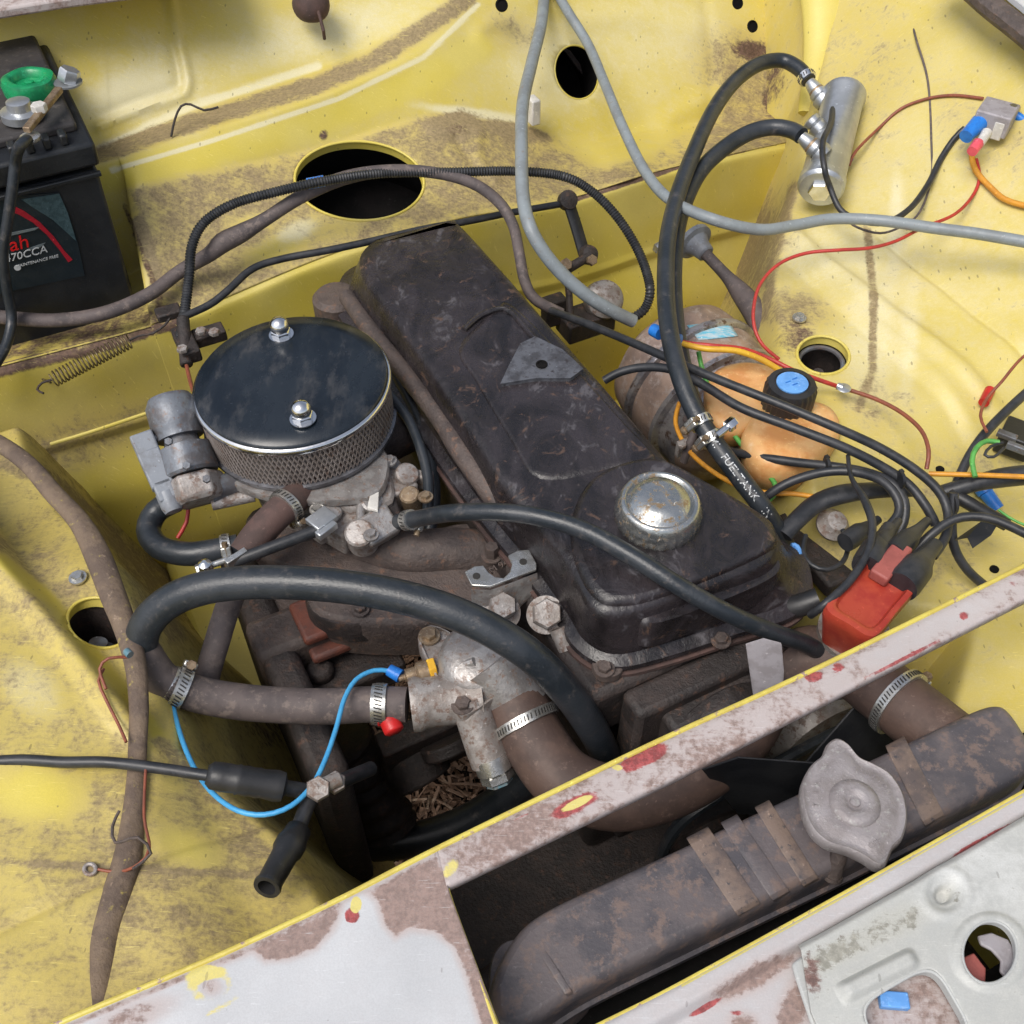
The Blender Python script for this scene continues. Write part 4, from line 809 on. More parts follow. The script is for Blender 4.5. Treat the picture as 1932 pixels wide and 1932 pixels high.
flat('label_sheen', [(40, 376), (112, 366), (128, 402), (144, 455), (100, 415), (60, 390)], M['label_sheen'], BT, .0010)
arc_o = [(17, 384), (50, 404), (80, 430), (105, 458), (124, 485), (137, 490)]; arc = [(16, 384), (45, 398), (75, 419), (102, 447), (122, 474), (137, 490), (129, 495), (111, 470), (88, 443), (62, 420), (36, 405), (14, 397)]
flat('red_arc', arc, M['label_red'], BT, .0014)
flat('grey_stroke', [(12, 447), (18, 440), (76, 428), (66, 434)], M['print_grey'], BT, .0014); flat('grey_stroke', [(50, 474), (55, 468), (86, 458), (76, 467)], M['print_grey'], BT, .0014)
o_ = fp(20, 459, .0018); ex = fp(60, 449, .0018)-o_; ey = fp(20, 445, .0018)-o_
text('ah', fp(34, 460, .0018), ex, lean, .0225, M['print_red'], BT, 'lettering', .0004, .2)
text('470CCA', fp(48, 480, .0018), ex, lean, .0125, M['print_white'], BT, 'lettering', .0003, .25)
text('MAINTENANCE FREE', fp(70, 493, .0018), ex, lean, .0048, M['print_white'], BT, 'lettering', .0003, .25)
mk('logo_mark', join(lathe([(.0035, 0), (.0035, .0004), (.0015, .0004)], fp(33, 505, .0014), -F, 16)), M['print_white'], BT)
def tp(u, v, h):            # on the battery's top face
    o0 = bp(0, 0, .2282+h); d_ = ray(u, v); return Vector((0, 0, CAMZ))+d_*((o0-Vector((0, 0, CAMZ))).dot(lean)/d_.dot(lean))
mk('top_sticker', prism([tp(-70, 82, .0002), tp(22, 66, .0002), tp(42, 104, .0002), tp(-60, 128, .0002)], lean*.0005), M['print_white'], BT, sharp=-1)
for k in range(3): mk('sticker_line', prism([tp(-60+k*3, 90+k*11, .0009), tp(22+k*5, 76+k*10, .0009), tp(24+k*5, 79+k*10, .0009), tp(-58+k*3, 93+k*11, .0009)], lean*.0003), M['print_grey'], BT, sharp=-1)
gc = P(56, 160, .163)
mk('green_terminal_cap', join(lathe([(.022, -.010), (.0275, -.008), (.0285, .002), (.0265, .008), (.021, .010), (.017, .008), (.015, .001), (.006, .0), (.005, .004), (.001, .005)], gc, lean, 36, wob=lambda t, h: 1+.03*math.cos(t*5))), M['green_plastic'], BT, sharp=50)
TC = thing('battery_clamp', 'brass and steel terminal clamp bolted on top of the battery', 'terminal clamp', P(60, 220, .16))
mk('terminal_post', lathe([(.021, -.006), (.021, .002), (.013, .004), (.012, .012), (.009, .013), (.001, .013)], P(40, 212, .158), lean, 28), M['pump_silver'], TC)
mk('clamp_bar', box((P(50, 246, .166)+P(112, 168, .17))/2, .008, (P(50, 246, .166)-P(112, 168, .17)).length, .006, (P(50, 246, .166)-P(112, 168, .17)).cross(Z).normalized(), (P(50, 246, .166)-P(112, 168, .17)).normalized(), Z), M['brassy'], TC, bevel=.001)
mk('clamp_bolt', join(hexn(P(76, 210, .168), .008, .008, lean), ), M['white_plastic'], TC, sharp=30)
mk('clamp_bolt', join(hexn(P(128, 154, .166), .011, .014, (lean+L*.5).normalized()), lathe([(.015, -.002), (.015, 0)], P(128, 154, .166), lean, 20)), M['pump_silver'], TC, sharp=30)
mk('cable_lug', lathe([(.008, -.002), (.010, 0), (.010, .003), (.006, .004)], P(58, 262, .158), lean, 20), M['zinc'], TC)
o, _, _ = tube('battery_cable', [(52, 264, .166), (38, 275, .170), (30, 300, PS(30, 300, 1.088).z), (24, 350, PS(24, 350, 1.084).z), (14, 420, PS(14, 420, 1.082).z), (6, 480, PS(6, 480, 1.080).z), (12, 540, PS(12, 540, 1.078).z), (22, 600, PS(22, 600, 1.072).z), (12, 650, PS(12, 650, 1.05).z), (-10, 690, PS(-10, 690, 1.03).z), (-40, 740, PS(-40, 740, 1.02).z)], 10, M['rubber_hose'], None)
tag(o, 'black cable hanging down the front face of the battery', 'cable')

# ---------------------------------------------------------------- radiator
RD = thing('radiator', 'dusty radiator top tank lying behind the grille panel', 'radiator', ls(.35, .2, -.3))
A_ = [(965, 1768), (1010, 1722), (1116, 1672), (1271, 1602), (1411, 1536), (1481, 1504), (1666, 1418), (1780, 1364), (1870, 1322), (1905, 1334), (1940, 1385), (1962, 1444), (1900, 1482), (1766, 1548), (1640, 1610), (1503, 1676), (1396, 1726), (1240, 1802), (1086, 1874), (1015, 1930), (950, 1950), (922, 1905), (925, 1840)]
T2 = [P(u, v, -.034) for u, v in A_]; SG[0] = 1 if area([(p.x, p.y) for p in T2]) > 0 else -1
edge2('top_tank', T2, T2, [(0, .008, -.0325), (0, .006, -.033), (0, .0035, -.0345), (0, .0012, -.038), (0, 0, -.046), (0, 0, -.066), (0, -.003, -.067), (0, -.003, -.073), (0, 0, -.074)], M['radiator_grime'], RD, n=6, sharp=50, soft=14)
SG[0] = 1 if area([(p.x, p.y) for p in T0]) > 0 else -1
loft('side_support', [(922, 1840), (958, 1772), (1060, 1790), (1120, 1875), (1020, 1960), (950, 1990)], -.074, [(-.35, 1), (-.078, 1.0), (-.074, .96)], M['radiator_grime'], RD)
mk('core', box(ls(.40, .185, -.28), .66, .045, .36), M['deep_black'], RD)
for (u0, v0), (u1, v1), w_, m_ in (((1318, 1574), (1414, 1716), 50, 'radiator_band'), ((1378, 1548), (1474, 1690), 38, 'radiator_grime'), ((1440, 1520), (1530, 1664), 34, 'radiator_band'), ((1690, 1402), (1764, 1548), 46, 'radiator_band'), ((1020, 1790), (1076, 1878), 14, 'radiator_grime')):
    pts = [P(u0+(u1-u0)*t, v0+(v1-v0)*t, z) for t, z in ((-.03, -.045), (.0, -.036), (.06, -.0325), (.5, -.031), (.94, -.0325), (1.0, -.036), (1.03, -.045))]
    e = L*PX(w_, pts[2])*.5; vv = [p-e for p in pts]+[p+e for p in pts]; k = len(pts)
    o = mk('pressed_band', (vv, [(i, i+1, k+i+1, k+i) for i in range(k-1)]), M[m_], RD); s = o.modifiers.new('t', 'SOLIDIFY'); s.thickness = .0012; s.offset = -1
    b = o.modifiers.new('b', 'BEVEL'); b.width = .0006; b.segments = 2
tube('tank_seam', [(1075, 1872, -.058), (1180, 1822, -.055), (1330, 1752, -.055), (1400, 1722, -.055)], 3, M['zinc'], RD, n=8)
mk('overflow_pipe', join(cyl(P(1590, 1590, -.020), P(1572, 1650, -.046), .0062), lathe([(.007, 0), (.0075, .003), (.005, .004)], P(1572, 1650, -.046), P(1572, 1650, -.046)-P(1590, 1590, -.020), 16)), M['rust_iron'], RD)
mk('filler_neck', lathe([(.030, -.02), (.030, .010), (.034, .012)], P(1612, 1530, -.02), Z, 40), M['dirty_alloy'], RD)
cap_px = [(1562, 1400), (1580, 1390), (1600, 1400), (1622, 1425), (1650, 1438), (1682, 1458), (1706, 1495), (1714, 1540), (1705, 1580), (1688, 1598), (1680, 1615), (1672, 1632), (1656, 1634), (1632, 1618), (1600, 1603), (1560, 1590), (1530, 1562), (1514, 1520), (1513, 1478), (1530, 1442), (1552, 1422)]
RCp = loft('radiator_cap', cap_px, .008, [(-.004, .98), (-.002, 1.0), (.003, 1.0), (.0065, .985), (.0078, .95), (.0066, .90), (.0066, .80), (.0080, .74), (.0084, .5), (.0080, .42)], M['cast_zinc'], RD, n=6, sharp=60)
mk('centre_boss', lathe([(.0185, 0), (.0175, .003), (.0125, .0045), (.010, .0040), (.0085, .0042), (.0062, .0015), (.004, .0015), (.0035, .0032), (.001, .0036)], P(1612, 1516, .0078), Z, 40), M['cast_zinc'], RCp, sharp=60)
mk('cap_skirt', lathe([(.036, -.012), (.037, -.002), (.03, 0)], P(1614, 1515, .0), Z, 48), M['dirty_alloy'], RCp)
q0 = P(1612, 1516, .0081)
for s_, t0, t1 in (('CAUTION', .45, 1.5), ('7 LB', 2.7, 3.3)):
    for k, chh in enumerate(s_):
        t = t1-(t1-t0)*k/(len(s_)-1); d = L*math.cos(t-.6)+F*math.sin(t-.6)
        if chh != ' ': text(chh, q0+d*.0275, d.cross(Z)*1.0, d, .0055, M['cast_zinc'], RCp, 'raised_letter', .0006)
text('OFF', P(1651, 1592, .0083), L, F, .006, M['cast_zinc'], RCp, 'raised_letter', .0006)

# cooling fan in the dark behind the radiator
FN = thing('cooling_fan', 'black fan blades in the shadow between engine and radiator', 'fan', ls(.40, .27, -.20))
hub = ls(.40, .275, -.22)
mk('fan_hub', lathe([(.04, 0), (.04, .02), (.02, .03)], hub, -F, 24), M['fan_black'], FN)
for k in range(5):
    t = k*2*math.pi/5+.5; d = L*math.cos(t)+Z*math.sin(t); e = d.cross(F); tw = (e*.85+F*.5).normalized()
    A = [hub+d*.035-tw*.018, hub+d*.15-tw*.045, hub+d*.165+tw*.02, hub+d*.14+tw*.05, hub+d*.035+tw*.02]
    mk('fan_blade', prism(A, F*.002), M['fan_black'], FN, bevel=.0006)

# ---------------------------------------------------------------- brake servo, reservoir
SV = thing('brake_servo', 'brown and silver brake servo drum between engine and strut tower', 'brake servo', P(1310, 760, -.13))
r0 = P(1300, 715, -.125); ax = (P(1335, 800, -.135)-r0); ax = (-F*.98-Z*.06).normalized(); R_ = PX(140, r0)
def lt(name, pr, mat, **k): return mk(name, lathe([(a*R_, h) for a, h in pr], r0, ax, 64), M[mat], SV, sharp=40, **k)
lt('rear_shell', [(.3, -.06), (.75, -.05), (.93, -.035), (.96, -.02), (.96, .0)], 'servo_brown')
lt('crimp_band', [(.96, 0), (1.03, .002), (1.04, .006), (1.03, .010), (.98, .012)], 'servo_steel')
lt('mid_shell', [(.97, .012), (.98, .02), (.96, .045), (.93, .05)], 'servo_brown')
lt('silver_ring', [(.93, .05), (1.0, .052), (1.0, .058), (.9, .060), (.88, .075), (.90, .085), (.84, .09)], 'servo_steel')
lt('front_shell', [(.86, .088), (.80, .10), (.62, .112), (.35, .118), (.25, .122), (.24, .14), (.1, .142)], 'servo_brown')
mk('master_cylinder', lathe([(.03, 0), (.03, .008), (.019, .012), (.018, .10), (.015, .11)], r0+ax*.135, ax, 28), M['dark_iron'], SV)
# curved blue sticker on the drum
x, y, a = frame(ax); sv, sf = [], []
def sdir(u, v):
    d_ = ray(u, v); o_ = Vector((0, 0, CAMZ)); p_ = o_+d_*1.15
    for _ in range(60):
        q_ = p_-r0; h = q_.dot(ax); rad = (q_-ax*h).length-R_*.985; p_ = p_+d_.normalized()*rad*.8
    return p_
g4 = [(1296, 614), (1374, 606), (1392, 634), (1318, 642)]
for j in range(5):
    for i in range(13):
        a_, b_ = i/12, j/4; u = (g4[0][0]*(1-a_)+g4[1][0]*a_)*(1-b_)+(g4[3][0]*(1-a_)+g4[2][0]*a_)*b_; v = (g4[0][1]*(1-a_)+g4[1][1]*a_)*(1-b_)+(g4[3][1]*(1-a_)+g4[2][1]*a_)*b_
        sv.append(sdir(u, v))
sf = [(j*13+i, j*13+i+1, (j+1)*13+i+1, (j+1)*13+i) for j in range(4) for i in range(12)]
o = mk('blue_sticker', (sv, sf), M['sticker'], SV); s = o.modifiers.new('t', 'SOLIDIFY'); s.thickness = .0012; s.offset = 0
RS = thing('brake_fluid_reservoir', 'amber plastic brake fluid reservoir with black screw cap', 'reservoir', P(1470, 790, -.05))
loft('rear_chamber', [(1336, 705), (1365, 680), (1420, 672), (1475, 690), (1490, 730), (1450, 775), (1400, 800), (1355, 792), (1332, 750)], -.032, [(-.085, .55), (-.075, .80), (-.058, .96), (-.045, 1.0), (-.038, .93), (-.034, .78), (-.032, .5), (-.0315, .2)], M['amber_plastic'], RS, n=6, sharp=80)
loft('front_chamber', [(1405, 805), (1430, 768), (1490, 745), (1560, 752), (1590, 785), (1578, 825), (1530, 862), (1470, 872), (1420, 850)], -.030, [(-.095, .5), (-.085, .82), (-.062, .99), (-.046, 1.02), (-.036, .95), (-.032, .80), (-.030, .5), (-.0295, .2)], M['amber_plastic'], RS, n=6, sharp=80)
loft('waist', [(1395, 760), (1440, 740), (1490, 745), (1500, 790), (1450, 815), (1410, 810)], -.040, [(-.08, .9), (-.05, 1), (-.043, .9), (-.04, .6)], M['amber_plastic'], RS, n=6, sharp=80)
mk('moulded_seam', sweep([P(1410+90+92*math.cos(t), 812+54*math.sin(t), -.060) for t in [i*.26 for i in range(25)]], .0016, 6, closed=True), M['amber_plastic'], RS)
cq = P(1495, 722, -.003); rc = PX(48, cq)
CPp = mk('screw_cap', lathe([(rc*.95, -.034), (rc*1.0, -.030), (rc*1.0, -.006), (rc*.93, -.001), (rc*.70, 0), (rc*.68, -.001), (rc*.05, -.001)], cq, Z, 96, wob=lambda t, h: 1+(.035*math.cos(t*24) if h < -.004 and h > -.033 else 0)), M['black_plastic'], RS, sharp=40)
mk('blue_disc', lathe([(rc*.62, -.0015), (rc*.62, .0006), (rc*.55, .001), (.001, .001)], cq, Z, 40), M['blue_disc'], CPp)
mk('moulded_text', join(*[box(cq+L*dx+F*dy+Z*.0013, .006, .0012, .0004) for dx, dy in ((-.004, .002), (.005, .003), (0, -.004))]), M['blue_plastic'], CPp)

# ---------------------------------------------------------------- fuel pump (silver cylinder)
FPm = thing('fuel_pump', 'silver cylindrical electric fuel pump on the right inner wing', 'fuel pump', P(1565, 280, .0))
t0_, t1_ = P(1592, 182, .045), P(1550, 348, .012); ax = (t1_-t0_).normalized(); ln = (t1_-t0_).length; rp = PX(39, t0_)
PB = mk('pump_body', lathe([(rp*.8, -.003), (rp*1.05, -.002), (rp*1.05, .004), (rp*.97, .008), (rp*.97, ln*.5), (rp*1.0, ln*.93), (rp*1.06, ln*.95), (rp*1.06, ln+.004), (rp*.98, ln+.007), (rp*.9, ln+.007)], t0_, ax, 56), M['pump_silver'], FPm, sharp=35)
mk('end_nut', hexn(t1_+ax*.006, .014, .010, ax), M['chrome'], FPm, sharp=30)
mk('end_plate', lathe([(rp*1.0, 0), (rp*.95, .003), (.014, .004)], t1_+ax*.006, ax, 40), M['pump_silver'], FPm, sharp=35)
mk('mounting_ear', prism([P(*q) for q in ((1596, 270, -.0), (1640, 262, -.002), (1650, 275, -.002), (1645, 295, -.002), (1615, 304, -.002), (1590, 310, .0))], Z*.003), M['pump_silver'], FPm, bevel=.001)
mk('ear_screw', hexn(P(1636, 283, .002), .004, .004), M['chrome'], FPm, sharp=30)
for (ua, va), (ub, vb) in (((1556, 192), (1528, 155)), ((1552, 292), (1512, 258)), ((1552, 250), (1524, 222))):
    q1, q2 = P(ua, va, .040), P(ub, vb, .052); ay = (q2-q1).normalized(); hn = (q2-q1).length
    if (ub, vb) == (1524, 222): mk('banjo_union', lathe([(.009, 0), (.012, .004), (.012, .012), (.008, .014), (.011, .016), (.011, .022), (.006, .024)], q1, ay, 20), M['pump_silver'], FPm); continue
    mk('hose_union', lathe([(.012, -.004), (.0135, .002), (.0135, .006), (.009, .008), (.0115, .010), (.0115, .016), (.008, .018), (.0095, .021), (.007, hn)], q1, ay, 24), M['pump_silver'], FPm, sharp=40)
    mk('brass_ring', lathe([(.0098, hn*.45), (.0104, hn*.5), (.0098, hn*.58)], q1, ay, 24), M['brassy'], FPm)
# ---------------------------------------------------------------- hoses
def hose(name, label, px, r, mat, clamps=(), n=18, cat='hose', **k):
    T_ = thing(name, label, cat, P(*px[0][:3])) if clamps else None
    o, path, rr = tube(name+('_tube' if T_ else ''), px, r, M[mat], T_, n=n, **k)
    for t, side in clamps: clampring(T_, path, int(t*(len(path)-1)), rr, M['zinc'], side=side)
    if not T_: tag(o, label, cat)
    return o, path, rr
hose('heater_hose', 'thick black heater hose looping left over the thermostat housing', [(1150, 1440, -.19), (1118, 1375, -.11), (1065, 1300, -.05), (985, 1225, -.005), (870, 1162, .018), (740, 1122, .028), (600, 1102, .030), (450, 1100, .026), (345, 1122, .015), (283, 1168, -.005), (268, 1222, -.03), (305, 1280, -.055), (385, 1312, -.075), (480, 1326, -.085), (600, 1332, -.09), (700, 1328, -.092), (762, 1330, -.092)],
     32, 'rubber_hose', ((.76, 2.2), ), n=28)
# the dusty return part and its clamp with a red screw cap
T_ = thing('dusty_return_hose', 'dusty brown outer sleeve of the lower heater hose run', 'hose', P(500, 1328, -.09))
o, path, rr = tube('dusty_sleeve', [(270, 1190, -.016, .80), (268, 1222, -.030, .90), (305, 1280, -.055, .955), (340, 1298, -.064), (390, 1314, -.076), (480, 1327, -.085), (600, 1333, -.09), (700, 1329, -.092), (768, 1330, -.092)], 34.5, M['dusty_hose'], T_, n=26)
clampring(T_, path, int(.88*len(path)), rr, M['zinc'], side=3.5, screw=False, w=.013)
clampring(T_, path, int(.24*len(path)), rr, M['zinc'], side=5.2, w=.011)
q = P(732, 1352, -.095); mk('red_screw_cap', join(lathe([(.008, 0), (.009, .004), (.009, .014), (.006, .016)], q, (-F-Z*.3), 20), box(q, .022, .008, .007)), M['red_plastic'], T_, bevel=.001)
hose('top_hose', 'fat brown top hose from thermostat housing to the radiator', [(935, 1265, -.085), (962, 1308, -.098), (1010, 1400, -.115), (1070, 1475, -.125), (1170, 1505, -.13), (1290, 1470, -.13), (1390, 1395, -.125), (1450, 1300, -.115), (1520, 1240, -.10), (1600, 1255, -.09), (1670, 1305, -.08), (1730, 1352, -.075), (1790, 1400, -.07)],
     60, 'brown_hose', ((.10, 3.3), (.91, 4.6)), n=36)
hose('vacuum_hose', 'black hose curving from the carburettor across the rocker cover', [(752, 985, -.05), (790, 978, -.03), (850, 968, .004), (930, 966, .020), (1010, 974, .026), (1100, 1000, .026), (1190, 1048, .022), (1280, 1105, .012), (1370, 1155, -.006), (1450, 1190, -.03), (1520, 1215, -.06), (1560, 1240, -.09)], 18, 'rubber_hose', ((.05, 3.6), ))
T_ = thing('fuel_hose', 'long black fuel hose with white print from pump to rocker cover', 'hose', P(1530, 160, .05))
o, hp, rr = tube('hose_tube', [(1526, 152, .050), (1508, 130, .056), (1475, 114, .058), (1430, 122, .06), (1385, 155, .06), (1345, 210, .058), (1308, 290, .052), (1278, 370, .046), (1260, 450, .040), (1256, 540, .035), (1262, 620, .030), (1280, 700, .022), (1310, 775, .008), (1350, 838, -.005), (1395, 900, -.018), (1442, 962, -.038), (1482, 1030, -.085), (1500, 1080, -.12)], 17, M['rubber_hose'], T_, n=20)
def idx(u, v): return min(range(len(hp)), key=lambda i: (proj(hp[i])[0]-u)**2+(proj(hp[i])[1]-v)**2)
clampring(T_, hp, idx(1326, 800), rr, M['zinc'], side=1.2); clampring(T_, hp, idx(1342, 824), rr, M['zinc'], side=1.4); clampring(T_, hp, idx(1520, 142), rr, M['chrome'], screw=False)
mk('clamp_screw_pair', join(cyl(P(1352, 822, .018), P(1380, 800, .022), .0035), hexn(P(1372, 806, .021), .0062, .010, P(1380, 800, .022)-P(1352, 822, .018))), M['chrome'], T_, sharp=30)
def hosetext(s, u, v, size):
    i = idx(u, v); a = (hp[i+1]-hp[i-1]).normalized(); view = (Vector((0, 0, CAMZ))-hp[i]).normalized(); nrm = (view-a*view.dot(a)).normalized()
    o = text(s, Vector((0, 0, 0)), Vector((1, 0, 0)), Vector((0, 1, 0)), size, M['print_white'], None, 'printed_lettering', .0001)
    side = nrm.cross(a); me = o.data
    for vt in me.vertices:
        x_, y_, z_ = vt.co; th = y_/rr; j = i+x_/.006; j0 = max(0, min(len(hp)-2, int(j))); c = hp[j0].lerp(hp[j0+1], j-j0)
        vt.co = c + (nrm*math.cos(th)+side*math.sin(th))*(rr*1.012+z_)
    attach(o, T_)
for s_, u, v in (('MI', 1346, 842), ('FUEL', 1372, 878), ('TANK', 1408, 925), ('IN', 1440, 964)): hosetext(s_, u, v, .0100)
hose('pump_feed_hose', 'shorter black fuel hose joining beside the long one', [(1512, 256, .052), (1495, 246, .052), (1460, 240, .050), (1415, 250, .046), (1368, 278, .040), (1325, 318, .034), (1296, 370, .026), (1276, 440, .018), (1270, 540, .006), (1278, 640, -.01), (1300, 740, -.03), (1330, 820, -.06)], 16, 'rubber_hose')
hose('choke_water_hose', 'black water hose curling under the grey choke barrel', [(330, 945, -.06), (295, 965, -.07), (280, 1000, -.075), (300, 1032, -.075), (350, 1045, -.072), (400, 1040, -.07), (450, 1030, -.07)], 23, 'rubber_hose', ((.93, 1.0), ), n=22)
hose('carburettor_pipe', 'short dusty pipe with a bright ribbed clamp under the carburettor', [(462, 1045, -.055), (480, 1018, -.048), (508, 985, -.040), (540, 955, -.036), (568, 930, -.042)], 30, 'rag_brown', ((.72, 2.4), ), n=22)
hose('branch_hose', 'dusty straight hose dropping behind the big heater hose loop', [(440, 1118, -.05), (425, 1160, -.07), (410, 1210, -.08), (395, 1260, -.095), (378, 1330, -.11)], 24, 'dusty_hose', n=22)
o = hose('bypass_hose', 'thin rubber hose dropping behind the air filter', [(735, 745, -.02), (770, 790, -.03), (795, 850, -.04), (808, 910, -.05), (806, 975, -.06)], 10, 'rubber_hose')
# ---------------------------------------------------------------- cables and looms
def cable(name, label, px, r, mat, cat='cable', **k): o, p_, r_ = tube(name, px, r, M[mat], None, **k); return tag(o, label, cat), p_, r_
cable('grey_cable', 'pale grey cable hanging vertically in front of the firewall', [(1028, -40, .10), (1022, 40, .09), (1003, 120, .08), (986, 200, .08), (984, 300, .07), (988, 380, .055), (1005, 440, .04), (1045, 500, .01), (1100, 552, -.02), (1150, 584, -.04), (1195, 606, -.06)], 13, 'grey_cable', cat='cable')
cable('speedometer_cable', 'long pale grey cable crossing right over the inner wing', [(1036, -40, .10), (1070, 20, max(.09, W(1070, 20, 0.008))), (1110, 85, max(.07, W(1110, 85, 0.008))), (1142, 160, max(.06, W(1142, 160, 0.008))), (1175, 240, max(.05, W(1175, 240, 0.008))), (1215, 320, max(.04, W(1215, 320, 0.008))), (1262, 375, max(.04, W(1262, 375, 0.008))), (1340, 412, max(.045, W(1340, 412, 0.008))), (1430, 433, max(.035, W(1430, 433, 0.008))), (1500, 425, max(.03, W(1500, 425, 0.008))), (1570, 413, max(.03, W(1570, 413, 0.008))), (1660, 416, max(.035, W(1660, 416, 0.008))), (1760, 430, max(.045, W(1760, 430, 0.008))), (1850, 442, max(.05, W(1850, 442, 0.008))), (1990, 466, max(.06, W(1990, 466, 0.008)))], 11, 'grey_cable', cat='cable')
tp = thing('blue_tape', 'scrap of blue tape round the conduit left of the big opening', 'tape', P(597, 345, .05)); tube('tape_band', [(580, 347, .051), (597, 344, .052), (612, 341, .053)], 10.5, M['blue_plastic'], tp)
cable('corrugated_conduit', 'black corrugated conduit arching across the round firewall opening', [(340, 640, -.03), (348, 590, -.02), (357, 520, 0), (362, 465, .02), (385, 420, .035), (440, 385, .045), (520, 362, .05), (610, 342, .055), (720, 327, .05), (850, 325, .045), (970, 323, .04), (1060, 332, .03), (1115, 360, .015), (1165, 410, -.005), (1205, 475, -.03), (1226, 540, -.05), (1218, 580, -.07), (1195, 600, -.08)], 9, 'wire_black', cat='conduit', step=.0016, wave=lambda i: 1.08 if i % 2 else .88, n=10)
cable('brown_cable', 'dusty brown cable sweeping from the battery across the opening', [(-60, 590, -.03), (20, 600, -.03), (110, 604, -.035), (200, 590, -.035), (280, 556, -.03), (340, 512, -.02, 1.0), (395, 480, -.005, 1.1), (420, 458, .005, 1.45), (455, 440, .01, 1.35), (500, 414, .02, 1.0), (570, 370, .035), (650, 336, .045), (735, 322, .05, .9), (820, 326, .045, .85), (890, 345, .035, .85), (940, 380, .02, .85), (968, 425, .005, .8), (980, 480, -.01, .8), (990, 530, -.03, .8), (1010, 565, -.045, .8), (1060, 592, -.06, .8)], 13, 'dusty_hose', cat='cable')
cable('wiper_link_rod', 'thin black rod running behind the rocker cover', [(340, 600, -.02), (395, 575, -.02), (430, 548, -.015), (475, 508, -.01), (530, 489, -.01), (620, 472, -.01), (700, 455, -.012), (800, 432, -.015), (880, 418, -.02), (960, 402, -.025), (1064, 384, -.03)], 7, 'wire_black', cat='rod')
WM = thing('throttle_linkage', 'black lever linkage on the firewall right of the rocker cover', 'linkage', P(1090, 430, -.04))
mk('upper_arm', sweep([P(1073, 383, -.03), P(1088, 430, -.055), P(1102, 478, -.08)], .0085, 12, flat=.5), M['black_plastic'], WM)
mk('pivot', lathe([(.010, -.005), (.012, 0), (.012, .010), (.006, .012)], P(1068, 380, -.03), (Z-F), 20), M['dark_iron'], WM)
mk('lower_joint', join(lathe([(.012, 0), (.013, .004), (.010, .012), (.004, .014)], P(1108, 482, -.08), (Z-F), 20), cyl(P(1110, 484, -.075), P(1064, 512, -.08), .006)), M['dark_iron'], WM, sharp=40)
mk('pivot_bolt', join(hexn(P(1115, 492, -.07), .007, .006, Z-F), hexn(P(1066, 500, -.07), .008, .006, Z-F)), M['brassy'], WM, sharp=30)
mk('drop_rod', sweep([P(1070, 515, -.085), P(1074, 560, -.11), P(1076, 600, -.13)], .0045, 10), M['dark_iron'], WM)
FB = thing('firewall_fitting', 'round corroded steel fitting low on the yellow firewall', 'fitting', P(1130, 570, -.16))
mk('fitting_body', lathe([(.024, 0), (.026, .004), (.025, .018), (.019, .024), (.008, .026)], P(1134, 568, -.15), (Z*.7-F*.7-L*.1), 28), M['dirty_alloy'], FB)
mk('fitting_block', join(box(P(1105, 605, -.17), .07, .04, .03), box(P(1045, 585, -.15), .03, .02, .04)), M['dark_iron'], FB, bevel=.003)
cable('steering_column_shaft', 'dark shaft passing through the yellow panel beside the servo', [(1330, 478, -.06, .55), (1370, 520, -.075, .6), (1400, 555, -.085, 1.0), (1425, 590, -.09, 1.15), (1450, 640, -.10, 1.15), (1478, 700, -.11, 1.2)], 20, 'dusty_hose', cat='shaft')
GR = thing('rubber_grommet', 'grey rubber grommet where the shaft meets the yellow firewall', 'grommet', P(1320, 465, -.06))
mk('grommet', join(lathe([(.024, -.006), (.024, 0), (.017, .002), (.013, .010), (.011, .022), (.009, .024)], P(1312, 458, -.06), P(1345, 492, -.065)-P(1312, 458, -.06), 28)), M['grey_plastic'], GR)
mk('screw', hexn(P(1240, 465, -.09), .008, .010, -F), M['zinc'], GR, sharp=30)
# ignition leads, distributor
def ht(label, px, r=9, m_='wire_black'):
    o, p_, r_ = tube('ignition_lead', px, r, M[m_], None, n=12); return tag(o, label, 'ignition lead', 'ignition leads around the red distributor')
ht('longest ignition lead, running from the firewall above the reservoir', [(1040, 586, -.05), (1110, 612, -.03), (1190, 645, -.01), (1270, 680, .005), (1360, 718, .012), (1470, 762, .014), (1580, 808, .010), (1660, 845, 0), (1725, 885, -.01), (1770, 925, -.02), (1788, 965, -.03), (1785, 1010, -.035), (1760, 1050, -.04)])
ht('ignition lead running just below the longest one', [(1140, 718, -.03), (1170, 702, -.02), (1215, 693, -.01), (1270, 698, .0), (1330, 728, .003), (1400, 770, .005), (1500, 808, .005), (1590, 843, 0), (1660, 878, -.01), (1715, 915, -.02), (1750, 960, -.03), (1765, 990, -.04)], 9)
ht('ignition lead crossing below the amber reservoir', [(1370, 850, -.06), (1430, 862, -.04), (1500, 872, -.03), (1570, 880, -.02), (1630, 890, -.015), (1680, 910, -.02), (1706, 945, -.025), (1705, 985, -.035), (1690, 1015, -.045)])
ht('short ignition lead rising from the rocker cover edge', [(1435, 945, -.05), (1470, 920, -.035), (1510, 902, -.025), (1560, 890, -.018), (1610, 890, -.012), (1660, 905, -.015), (1690, 935, -.022), (1695, 970, -.03), (1660, 1010, -.04)])
ht('thin lead passing in front of the red distributor cap', [(1600, 860, -.01, .6), (1606, 900, -.005, .6), (1632, 945, .005), (1646, 990, .008), (1638, 1040, .004), (1612, 1085, .0), (1585, 1115, -.004), (1550, 1145, -.01), (1530, 1160, -.03)], 8)
